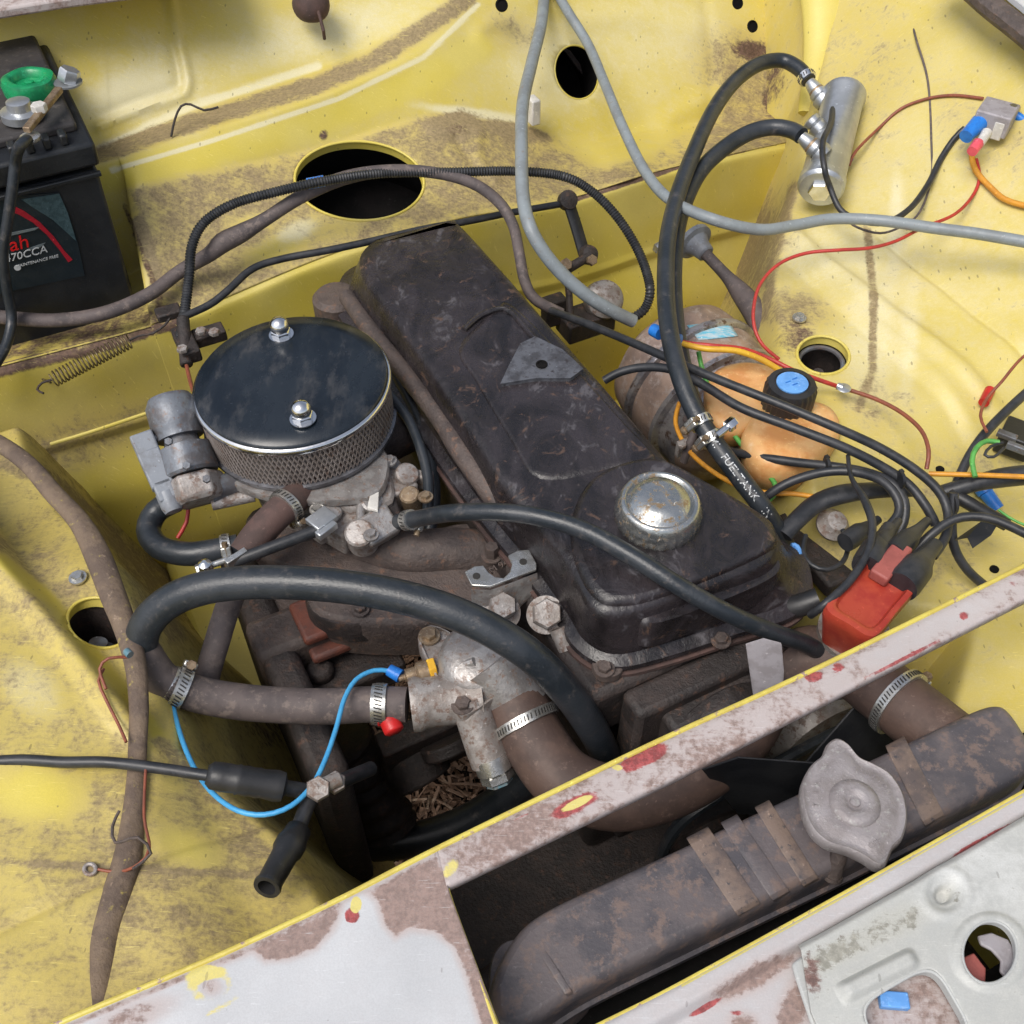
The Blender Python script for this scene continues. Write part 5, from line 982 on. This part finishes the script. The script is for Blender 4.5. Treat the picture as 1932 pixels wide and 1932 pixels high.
ht('ignition lead bowing right towards the wing', [(1720, 1045, max(-.035, W(1720, 1045, 0.012))), (1755, 1010, max(-.02, W(1755, 1010, 0.012))), (1800, 980, max(-.01, W(1800, 980, 0.012))), (1850, 975, max(-.005, W(1850, 975, 0.012))), (1900, 990, max(-.005, W(1900, 990, 0.012))), (1990, 1035, max(-.01, W(1990, 1035, 0.012)))], 9)
ht('lead dropping down behind the crossmember', [(1800, 930, -.02), (1796, 980, -.04), (1800, 1030, -.06), (1825, 1075, -.08), (1870, 1115, -.10)], 9)
o, p_, r_ = cable('taped_loom', 'black taped wiring loom beside the rocker cover corner', [(1478, 1010, -.06), (1500, 985, -.055), (1540, 950, -.05, 1.05), (1590, 932, -.045, 1.15), (1650, 925, -.045), (1720, 922, -.05)], 18, 'wire_black', cat='wiring loom', flat=.7)
cable('right_loom', 'black wiring loom leaving across the right wing', [(1780, 930, max(-.04, W(1780, 930, 0.012))), (1840, 912, max(-.03, W(1840, 912, 0.012))), (1900, 900, -.025, 1.2), (2000, 890, -.02, 1.2)], 16, 'wire_black', cat='wiring loom')
cable('bonnet_cable', 'black cable curving up the right edge of the bay', [(1796, 935, max(-.04, W(1796, 935, 0.01))), (1812, 895, max(-.03, W(1812, 895, 0.01))), (1835, 850, max(-.02, W(1835, 850, 0.01))), (1870, 805, max(-.01, W(1870, 805, 0.01))), (1932, 745, max(0, W(1932, 745, 0.01))), (2000, 690, max(.01, W(2000, 690, 0.01)))], 9, 'wire_black', cat='cable')
mk_ = thing('taped_joint', 'black taped joint on the loom next to the blue connector', 'tape', P(1830, 955, -.04)); tube('tape_wrap', [(1790, 930, -.04), (1820, 945, -.04), (1860, 968, -.045), (1900, 990, -.05)], 13, M['black_plastic'], mk_)
mk('loose_tape', prism([P(*q) for q in ((1800, 1020, -.05), (1850, 985, -.045), (1885, 985, -.05), (1870, 1010, -.055), (1835, 1035, -.06), (1825, 1015, -.055))], Z*.0008), M['black_plastic'], mk_, sharp=-1)
DS = thing('distributor', 'bright red distributor cap with black rubber boots', 'distributor', P(1640, 1130, -.05))
# cap: red block tilted, axis of the towers towards upper right of the bay
cA = [P(*q) for q in ((1548, 1150, -.006), (1640, 1040, -.004), (1740, 1100, -.006), (1648, 1212, -.010))]
nx_ = (cA[1]-cA[0]).cross(cA[2]-cA[1]).normalized()
if nx_.z < 0: nx_ = -nx_
ct = sum(cA, Vector())/4
def face(o_): return [ct+(p-ct)*o_ for p in cA]
capv = spline([list(p) for q in range(4) for p in (cA[q].lerp(cA[(q+1) % 4], .12), cA[q].lerp(cA[(q+1) % 4], .5), cA[q].lerp(cA[(q+1) % 4], .88))], n=5, closed=True)
capv = [Vector(p) for p in capv]; m_ = len(capv); vv, ff = [], []
rg = [(.72, -.055), (.86, -.030), (.985, -.010), (1.0, -.003), (.96, .0015), (.88, .002), (.78, .0018), (.72, -.0015), (.70, -.0035), (.66, -.004), (.2, -.004)]
for s_, h in rg: vv += [ct+(p-ct)*s_+nx_*h for p in capv]
for k in range(len(rg)-1): ff += [(k*m_+i, k*m_+(i+1) % m_, (k+1)*m_+(i+1) % m_, (k+1)*m_+i) for i in range(m_)]
ff.append(tuple((len(rg)-1)*m_+i for i in range(m_)))
mk('red_cap', (vv, ff), M['red_cap'], DS, sharp=55)
mk('cap_tab', box(P(1680, 1062, -.002), .017, .045, .012, (cA[2]-cA[1]).normalized(), (cA[0]-cA[1]).normalized(), nx_), M['dull_red'], DS, bevel=.002)
mk('distributor_body', cyl(ct-nx_*.055, ct-nx_*.14, .032, .024, 32), M['dirty_alloy'], DS)
for (ua, va, za), (ub, vb, zb_), rr_ in (((1638, 1066, -.008), (1672, 1003, -.010), 31), ((1655, 1040, -.004), (1690, 990, -.014), 20), ((1690, 1040, -.004), (1742, 990, -.012), 22), ((1704, 1102, -.006), (1758, 1036, -.006), 34), ((1600, 1020, -.04), (1650, 985, -.04), 20)):
    q1, q2 = P(ua, va, za), P(ub, vb, zb_); a_ = q2-q1; ln_ = a_.length; r1 = PX(rr_, q1)
    mk('rubber_boot', lathe([(r1*.96, -.004), (r1*1.02, .002), (r1, ln_*.25), (r1*.98, ln_*.45), (r1*.72, ln_*.62), (r1*.50, ln_*.85), (r1*.42, ln_*1.15)], q1, a_, 28, wob=lambda t, h: 1+.03*math.cos(2*t)), M['wire_black'], DS, sharp=50)
cable('starter_lead', 'black tube beneath the red distributor cap', [(1545, 1130, -.05), (1500, 1145, -.06), (1440, 1160, -.08)], 22, 'black_plastic', cat='pipe')
BS = thing('round_terminal', 'corroded round stud behind the red distributor', 'stud', P(1570, 985, -.07))
mk('stud_body', lathe([(.016, 0), (.017, .004), (.013, .008), (.010, .014), (.004, .015)], P(1568, 992, -.075), (Z-F*.4), 24), M['dirty_alloy'], BS)
mk('mounting_plate', box(P(1610, 905, -.10), .09, .05, .02), M['dirty_alloy'], BS, bevel=.004)
mk('support_plate', box(P(1600, 1010, -.12), .13, .10, .02), M['dark_iron'], BS, bevel=.004)
cable('coiled_wire', 'loop of black wire behind the red distributor', [(1520, 1010, -.06), (1515, 1040, -.06), (1530, 1065, -.06), (1560, 1075, -.06), (1590, 1060, -.06), (1600, 1030, -.06), (1590, 1000, -.06)], 5, 'wire_black', cat='wire')
mk2 = thing('blue_collar', 'small blue collar where the fuel hose ends by the distributor', 'collar', P(1500, 1040, -.05))
mk('collar_ring', sweep([P(1497+11*math.cos(t), 1044+15*math.sin(t), -.060) for t in [i*.5-1.9 for i in range(8)]], .0028, 10), M['blue_disc'], mk2)
# ---------------------------------------------------------------- thin wires
def wire(label, px, r, mat, cat='wire'): o, _, _ = tube('wire', px, r, M[mat], None, n=8); return tag(o, label, cat)
SW = thing('sender_wire', 'light blue wire drooping from the sender plug', 'wire', P(745, 1270, -.08))
tube('insulation', [(752, 1272, -.082), (735, 1266, -.08), (705, 1265, -.075), (672, 1282, -.07), (650, 1318, -.065), (634, 1375, -.06), (615, 1430, -.055), (590, 1480, -.05), (550, 1520, -.045), (500, 1537, -.045), (450, 1530, -.045), (405, 1500, -.05), (370, 1455, -.055), (345, 1400, -.06), (328, 1340, -.065), (318, 1285, -.07)], 5.2, M['blue_wire'], SW, n=10)
mk('spade_plug', cyl(P(756, 1276, -.082), P(734, 1264, -.081), .0062, .0055), M['blue_plastic'], SW)
wire('red wire arching over the wing down to the servo', [(1842, 300, max(.03, W(1842, 300, 0.004))), (1848, 335, max(.03, W(1848, 335, 0.004))), (1835, 370, max(.03, W(1835, 370, 0.004))), (1800, 405, max(.03, W(1800, 405, 0.004))), (1740, 430, max(.03, W(1740, 430, 0.004))), (1690, 455, max(.03, W(1690, 455, 0.004))), (1640, 468, max(.03, W(1640, 468, 0.004))), (1580, 472, max(.03, W(1580, 472, 0.004))), (1520, 478, max(.025, W(1520, 478, 0.004))), (1470, 498, max(.02, W(1470, 498, 0.004))), (1435, 535, max(.01, W(1435, 535, 0.004))), (1422, 580, max(0, W(1422, 580, 0.004))), (1424, 620, max(-.01, W(1424, 620, 0.004))), (1440, 652, max(-.02, W(1440, 652, 0.004))), (1470, 678, max(-.03, W(1470, 678, 0.004)))], 3.4, 'red_wire')
wire('brown wire from the fuel pump to the grey relay', [(1602, 312, max(.01, W(1602, 312, 0.004))), (1615, 285, max(.02, W(1615, 285, 0.004))), (1660, 240, max(.03, W(1660, 240, 0.004))), (1700, 205, max(.04, W(1700, 205, 0.004))), (1750, 186, max(.045, W(1750, 186, 0.004))), (1800, 180, max(.05, W(1800, 180, 0.004))), (1855, 186, max(.055, W(1855, 186, 0.004)))], 3, 'brown_wire')
wire('black wire from the pump looping up to the relay', [(1572, 190, max(.05, W(1572, 190, 0.006))), (1568, 160+70, max(.06, W(1568, 160+70, 0.006))), (1552, 270, max(.062, W(1552, 270, 0.006))), (1556, 320, max(.05, W(1556, 320, 0.006))), (1565, 350, max(.03, W(1565, 350, 0.006))), (1585, 395, max(.012, W(1585, 395, 0.006))), (1620, 415, max(.01, W(1620, 415, 0.006))), (1670, 420, max(.015, W(1670, 420, 0.006))), (1715, 395, max(.02, W(1715, 395, 0.006))), (1750, 350, max(.025, W(1750, 350, 0.006))), (1775, 300, max(.03, W(1775, 300, 0.006))), (1800, 262, max(.04, W(1800, 262, 0.006))), (1820, 242, max(.05, W(1820, 242, 0.006)))], 6, 'wire_black')
wire('yellow wire hanging from the relay terminal', [(1832, 285, max(.045, W(1832, 285, 0.008))), (1840, 320, max(.04, W(1840, 320, 0.008))), (1870, 355, max(.04, W(1870, 355, 0.008))), (1905, 380, max(.04, W(1905, 380, 0.008))), (1990, 400, max(.04, W(1990, 400, 0.008)))], 5.5, 'orange_wire')
wire('red wire lying over the servo sticker', [(1262, 634, -.01), (1290, 646, -.005), (1340, 652, 0), (1400, 658, -.005), (1450, 676, -.015), (1500, 700, -.02), (1560, 722, -.03), (1590, 732, -.04)], 4.5, 'red_wire')
wire('yellow wire lying beside the red one over the servo', [(1285, 648, -.005), (1330, 658, 0), (1390, 662, 0), (1440, 680, -.01), (1475, 702, -.02)], 6, 'yellow_wire')
wire('thin red wire curving down the wing from the reservoir', [(1590, 732, max(-.035, W(1590, 732, 0.004))), (1650, 752, max(-.03, W(1650, 752, 0.004))), (1700, 778, max(-.025, W(1700, 778, 0.004))), (1738, 812, max(-.02, W(1738, 812, 0.004))), (1752, 850, max(-.02, W(1752, 850, 0.004))), (1748, 885, max(-.03, W(1748, 885, 0.004)))], 4.2, 'brown_wire')
wire('green wire threading below the reservoir', [(1318, 664, -.02), (1326, 700, -.03), (1345, 750, -.04), (1385, 820, -.05), (1430, 875, -.055), (1462, 912, -.055), (1460, 935, -.055), (1440, 952, -.055)], 5, 'green_wire')
wire('yellow wire passing under the amber reservoir', [(1282, 760, -.06), (1275, 800, -.065), (1300, 850, -.065), (1345, 890, -.06), (1400, 920, -.055), (1450, 930, -.05), (1500, 932, -.05), (1540, 938, -.05)], 5, 'orange_wire')
wire('yellow wire running to the right edge of the wing', [(1752, 894, max(-.025, W(1752, 894, 0.005))), (1800, 895, max(-.02, W(1800, 895, 0.005))), (1870, 897, max(-.015, W(1870, 897, 0.005))), (1990, 902, max(-.01, W(1990, 902, 0.005)))], 5, 'orange_wire')
wire('green wire bending beside the black plug', [(1885, 835, max(0, W(1885, 835, 0.006))), (1862, 832, max(.0, W(1862, 832, 0.006))), (1842, 845, max(0, W(1842, 845, 0.006))), (1834, 870, max(-.005, W(1834, 870, 0.006))), (1840, 900, max(-.01, W(1840, 900, 0.006)))], 5, 'green_wire')
wire('thin dark wire with a red sleeve on the right wing', [(1990, 640, max(.03, W(1990, 640, 0.004))), (1932, 672, max(.02, W(1932, 672, 0.004))), (1890, 720, max(.01, W(1890, 720, 0.004))), (1862, 752, max(.0, W(1862, 752, 0.004))), (1850, 785, max(0, W(1850, 785, 0.004))), (1862, 815, max(0, W(1862, 815, 0.004)))], 3, 'brown_wire')
wire('brown wire under the choke connector', [(355, 955, -.06), (352, 985, -.07), (335, 1015, -.08)], 4, 'red_wire')
for u, v, w_, lab in ((1862, 748, 'red_wire', 'small red crimp sleeve on the right wing'), ):
    o = mk('crimp_sleeve', cyl(P(u+6, v-12, W(u, v, .006)), P(u-6, v+12, W(u, v, .006)), .0055), M['red_plastic']); tag(o, lab, 'connector')
o = mk('crimp_connector', join(cyl(P(1842, 905, W(1842, 905, .010)), P(1860, 930, W(1860, 930, .010)), .009, .0085), cyl(P(1860, 930, W(1860, 930, .010)), P(1884, 960, W(1884, 960, .008)), .0075, .006)), M['blue_plastic']); tag(o, 'bright blue crimp connector beside the taped loom', 'connector')
wire('thin green wire leaving the blue crimp connector', [(1884, 962, max(-.012, W(1884, 962, 0.003))), (1920, 985, max(-.012, W(1920, 985, 0.003))), (1990, 1010, max(-.012, W(1990, 1010, 0.003)))], 2.5, 'green_wire')
o = mk('bullet_connector', join(cyl(P(1258, 640, -.0), P(1282, 646, .002), .0085), cyl(P(1232, 622, -.01), P(1246, 630, -.008), .007)), M['blue_plastic']); tag(o, 'blue bullet connector behind the fuel hose on the servo', 'connector')
o = mk('ring_terminal', join(lathe([(.006, 0), (.0075, .001), (.006, .002)], P(1592, 733, -.03), Z, 16), cyl(P(1580, 728, -.03), P(1590, 732, -.03), .004)), M['pump_silver']); tag(o, 'tiny silver ring terminal on the red wire by the strut hole', 'connector')
ZW = W(1880, 215, .02)-.055
RL = thing('relay', 'small grey relay with blue plug at the right wing', 'relay', P(1880, 215, ZW+.05))
rx = (P(1905, 220, ZW+.06)-P(1850, 205, ZW+.06)).normalized(); ry = Z.cross(rx)
mk('relay_case', box(P(1878, 222, ZW+.055), .040, .040, .026, rx, ry, Z), M['relay_grey'], RL, bevel=.002); mk('relay_base', box(P(1892, 232, ZW+.05), .012, .046, .022, rx, ry, Z), M['white_plastic'], RL, bevel=.0015)
mk('relay_bracket', join(box(P(1908, 208, ZW+.06), .016, .022, .004, rx, ry, Z), hexn(P(1910, 206, ZW+.063), .006, .005)), M['zinc'], RL, bevel=.0008)
mk('blue_plug', cyl(P(1848, 232, ZW+.052), P(1822, 258, ZW+.046), .0105, .008), M['blue_plastic'], RL); mk('white_terminal', cyl(P(1862, 250, ZW+.052), P(1848, 272, ZW+.048), .006, .005), M['white_plastic'], RL); mk('pink_terminal', cyl(P(1846, 270, ZW+.048), P(1834, 286, ZW+.045), .0065, .006), M['pink_plastic'], RL)
mk('blue_tail', cyl(P(1914, 216, ZW+.055), P(1940, 232, ZW+.05), .005), M['blue_plastic'], RL)
ZQ = W(1918, 828, .012)-.006
PL_ = thing('black_plug', 'square black multi pin plug at the right edge', 'connector', P(1912, 830, ZQ+0))
mk('plug_housing', box(P(1918, 828, ZQ+.006), .034, .034, .026, rx, ry, Z), M['black_plastic'], PL_, bevel=.002); mk('plug_latch', join(box(P(1900, 822, ZQ+.018), .02, .008, .006, rx, ry, Z), box(P(1918, 845, ZQ+.018), .02, .006, .008, rx, ry, Z)), M['choke_grey'], PL_, bevel=.001)
wire('thin black wire pair entering the black plug', [(1892, 835, max(0, W(1892, 835, 0.006))), (1870, 842, max(0, W(1870, 842, 0.006))), (1858, 858, max(0, W(1858, 858, 0.006))), (1875, 862, max(0, W(1875, 862, 0.006))), (1895, 845, max(0, W(1895, 845, 0.006)))], 3, 'wire_black')
wire('hair thin dark wire lying along the right wing', [(1712, -20, .09), (1725, 60, max(.07, W(1725, 60, 0.002))), (1750, 150, max(.05, W(1750, 150, 0.002))), (1757, 260, max(.03, W(1757, 260, 0.002))), (1756, 340, max(.02, W(1756, 340, 0.002))), (1735, 400, max(.012, W(1735, 400, 0.002))), (1705, 425, max(.01, W(1705, 425, 0.002))), (1660, 440, max(.01, W(1660, 440, 0.002))), (1610, 425, max(.01, W(1610, 425, 0.002))), (1590, 400, max(.01, W(1590, 400, 0.002)))], 2.2, 'dusty_hose')
wire('thin dark wire twig on the upper firewall', [(323, 258, .06), (330, 225, .075), (342, 200, .085), (360, 197, .085), (385, 208, .08), (412, 202, .08)], 2.2, 'dark_iron')
# ---------------------------------------------------------------- left side: loom, black cable with boots, spring
LM = thing('taped_harness', 'brown taped wiring harness running down the left inner wing', 'wiring harness', P(230, 1300, 0))
tube('harness_tape', [(-80, 800, -.02), (0, 838, -.02), (55, 878, -.02), (100, 930, -.02, 1.05), (150, 985, -.018, 1.1), (185, 1050, -.018, 1.3), (212, 1120, -.018, 1.25), (235, 1180, -.016, 1.1), (255, 1250, -.02), (262, 1330, -.025, .9), (260, 1400, -.03, .85), (257, 1470, -.035, .85), (250, 1550, -.035, 1.0), (240, 1620, -.035, 1.2), (220, 1690, -.035, 1.25), (200, 1760, -.035, 1.2), (190, 1830, -.035, 1.1), (184, 1900, -.034, 1.0), (186, 1960, -.034, 1.0), (190, 2040, -.034, 1.0)], 21, M['loom_tape'], LM, n=18, flat=.7)
tube('rust_fibre', [(196, 1262, -.01), (186, 1285, -.01), (200, 1320, -.015), (225, 1370, -.02), (238, 1400, -.02)], 3, M['brown_wire'], LM); tube('rust_fibre', [(240, 1240, -.005), (205, 1242, .0), (188, 1262, -.005), (200, 1300, -.01)], 3, M['brown_wire'], LM)
tube('rust_fibre', [(275, 1450, -.02), (272, 1540, -.02), (282, 1600, -.02), (262, 1630, -.02), (225, 1645, -.03), (185, 1640, -.03)], 3, M['brown_wire'], LM)
tube('tangle', [(225, 1530, -.01), (212, 1560, -.01), (218, 1590, -.01), (260, 1580, 0), (285, 1610, -.01), (250, 1640, -.01)], 3, M['rust_iron'], LM)
mk('ring_lug', sweep([P(170+11*math.cos(t), 1640+10*math.sin(t), -.03) for t in [i*.39 for i in range(16)]], .0016, 8, closed=True), M['dirty_alloy'], LM)
mk('blue_bullet', cyl(P(238, 1228, .004), P(246, 1236, .004), .0032), M['dull_teal'], LM)
KC = thing('booted_cable', 'black cable ending in a pair of thick rubber boots', 'cable', P(300, 1450, -.02))
tube('cable_sheath', [(-60, 1440, -.02), (40, 1434, -.02), (120, 1438, -.02), (200, 1438, -.02), (290, 1448, -.022), (370, 1460, -.025), (410, 1466, -.026)], 11, M['wire_black'], KC)
q1, q2 = P(395, 1462, -.028), P(535, 1485, -.045); a_ = q2-q1; ln_ = a_.length; r1 = PX(29, q1)
mk('rubber_boot', lathe([(r1*.6, -.002), (r1*.9, .002), (r1*.95, .010), (r1*.92, ln_*.35), (r1*1.0, ln_*.38), (r1*.94, ln_*.42), (r1*1.0, ln_*.52), (r1*.94, ln_*.56), (r1*1.0, ln_*.66), (r1*.94, ln_*.70), (r1*1.04, ln_*.9), (r1*.96, ln_), (r1*.5, ln_+.002)], q1, a_, 32), M['black_plastic'], KC, sharp=50)
tube('link_lead', [(525, 1484, -.046), (560, 1490, -.055), (592, 1492, -.065), (640, 1475, -.085), (700, 1450, -.12)], 15, M['wire_black'], KC)
tube('link_lead', [(600, 1490, -.060), (582, 1515, -.058), (568, 1550, -.055), (556, 1580, -.052)], 15, M['wire_black'], KC)
q1, q2 = P(560, 1572, -.050), P(503, 1675, -.030); a_ = q2-q1; ln_ = a_.length; r1 = PX(29, q1)
mk('rubber_boot', lathe([(r1*.5, -.006), (r1*.85, -.003), (r1*.9, .006), (r1*1.02, .010), (r1*1.0, .018), (r1*.86, .022), (r1*.80, ln_*.9), (r1*.90, ln_*.96), (r1*.86, ln_), (r1*.58, ln_), (r1*.50, ln_-.02)], q1, a_, 32), M['black_plastic'], KC, sharp=50)
mk('joint_nuts', join(hexn(P(600, 1490, -.05), .010, .010, Z-F*.4), hexn(P(632, 1478, -.06), .009, .010, Z-F*.4), cyl(P(595, 1487, -.045), P(640, 1470, -.05), .006)), M['dirty_alloy'], KC, sharp=30)
SPc, SPd = P(100, 716, -.075), P(245, 642, -.055); ax = (SPd-SPc).normalized(); x, y, a = frame(ax); ln_ = (SPd-SPc).length; rs = PX(14.5, SPc)
SPp = thing('return_spring', 'long coil spring hooked above the yellow lower panel', 'spring', SPc)
turns = 22; pts = [SPc+ax*(ln_*i/(turns*14))+(x*math.cos(i*2*math.pi/14)+y*math.sin(i*2*math.pi/14))*rs for i in range(turns*14+1)]
mk('coil', sweep(pts, .0009, 6), M['spring_steel'], SPp, sharp=80)
tube('end_hook', [(245, 642, -.055), (262, 634, -.05), (290, 628, -.045), (312, 612, -.04), (322, 596, -.035), (318, 586, -.03)], 2.2, M['dark_iron'], SPp)
tube('end_hook', [(100, 716, -.075), (80, 722, -.08), (70, 735, -.085), (82, 742, -.085)], 2.2, M['dark_iron'], SPp)
tube('end_hook', [(96, 722, -.085), (70, 712, -.09), (45, 712, -.09), (22, 726, -.095)], 2.0, M['spring_steel'], SPp)
mk('anchor_tab', box(P(318, 590, -.035), .028, .018, .010), M['dark_iron'], SPp, bevel=.002)
# small dark lever cluster left of filter, grommet top of firewall
CL = thing('linkage_cluster', 'dark oily lever cluster at the filter rear left', 'linkage', P(370, 640, -.03))
mk('lever_body', join(box(P(352, 650, -.035), .02, .05, .016), box(P(395, 632, -.04), .035, .02, .014), cyl(P(345, 600, -.02), P(352, 690, -.04), .007)), M['dark_iron'], CL, bevel=.002)
for u, v in ((345, 662), (380, 628), (405, 630)): mk('lever_bolt', hexn(P(u, v, -.024), .006, .005), M['dirty_alloy'], CL, sharp=30)
tube('lever_wire', [(352, 690, -.03), (362, 730, -.02), (378, 768, -.01), (384, 775, -.01)], 4, M['brown_wire'], CL)
pg = PS(590, 8, 1.30)
GM = thing('hanging_grommet', 'dark rubber stub on the firewall at the top edge', 'grommet', pg)
mk('stub', lathe([(.021, -.02), (.021, .003), (.017, .010), (.009, .014), (.003, .015)], pg, (Z*.4-F), 24), M['rag_brown'], GM)
mk('dangling_wire', sweep([pg-F*.02, pg-F*.03-Z*.02, pg-F*.02-Z*.035+L*.003], .0022, 8), M['rag_brown'], GM)
for u, v, s_ in ((1391, 6, 1.22), (1419, 50, 1.21), (946, 10, 1.26)):
    o = mk('panel_hole', lathe([(.0085, 0), (.0085, .002), (.007, .003), (.0065, .001)], PS(u, v, s_), -F*.8+Z*.6, 20), M['deep_black'], FW)
for u, v in ((1797, 832), (1822, 880), (1920, 995)): mk('panel_hole', lathe([(.0045, -.002), (.0045, .002), (.003, .002)], ls(P(u, v, -.04).dot(L), P(u, v, -.04).dot(F), zright(P(u, v, -.04).dot(L), P(u, v, -.04).dot(F))+.0005), Z, 16), M['deep_black'], WR)
WT = thing('white_tag', 'small white clip hanging beside the grey cable', 'clip', P(1004, 200, .05)); mk('clip_body', box(PS(1006, 208, 1.18), .013, .02, .035, L, F, Z), M['white_plastic'], WT, bevel=.002)
o = mk('blue_offcut', box(P(1686, 1888, .025), .018, .010, .006, (L+F*-.6).normalized(), (F+L*.6).normalized(), Z), M['blue_disc'], None, bevel=.001); tag(o, 'scrap of blue plastic seen through the grey panel opening', 'plastic scrap')

for k, (u, v, h, d) in enumerate(((1560, 876, -.018, 12), (1700, 905, -.012, 14), (1796, 950, -.03, 20))):
    o = mk('cable_tie', join(lathe([(PX(d, P(u, v, h)), -.0015), (PX(d+1.5, P(u, v, h)), -.0015), (PX(d+1.5, P(u, v, h)), .0015), (PX(d, P(u, v, h)), .0015)], P(u, v, h), (L*.9-F*.3), 20), box(P(u, v-d, h+.004), .004, .004, .005)), M['black_plastic'], None)
    tag(o, ['black cable tie round the leads below the reservoir', 'black cable tie on the leads above the red cap', 'black cable tie at the loom junction right of the red cap'][k], 'cable tie')
cable('loom_branch', 'dusty wiring branch behind the rocker cover corner', [(1290, 870, -.08), (1300, 840, -.06), (1310, 812, -.05), (1295, 790, -.06)], 8, 'dusty_hose', cat='wiring loom')
o = mk('pipe_bracket', join(box(P(1300, 840, -.07), .03, .006, .02), hexn(P(1286, 842, -.055), .005, .004)), M['dirty_alloy'], None, bevel=.001); tag(o, 'small steel bracket beside the rocker cover near the hose clamps', 'bracket')
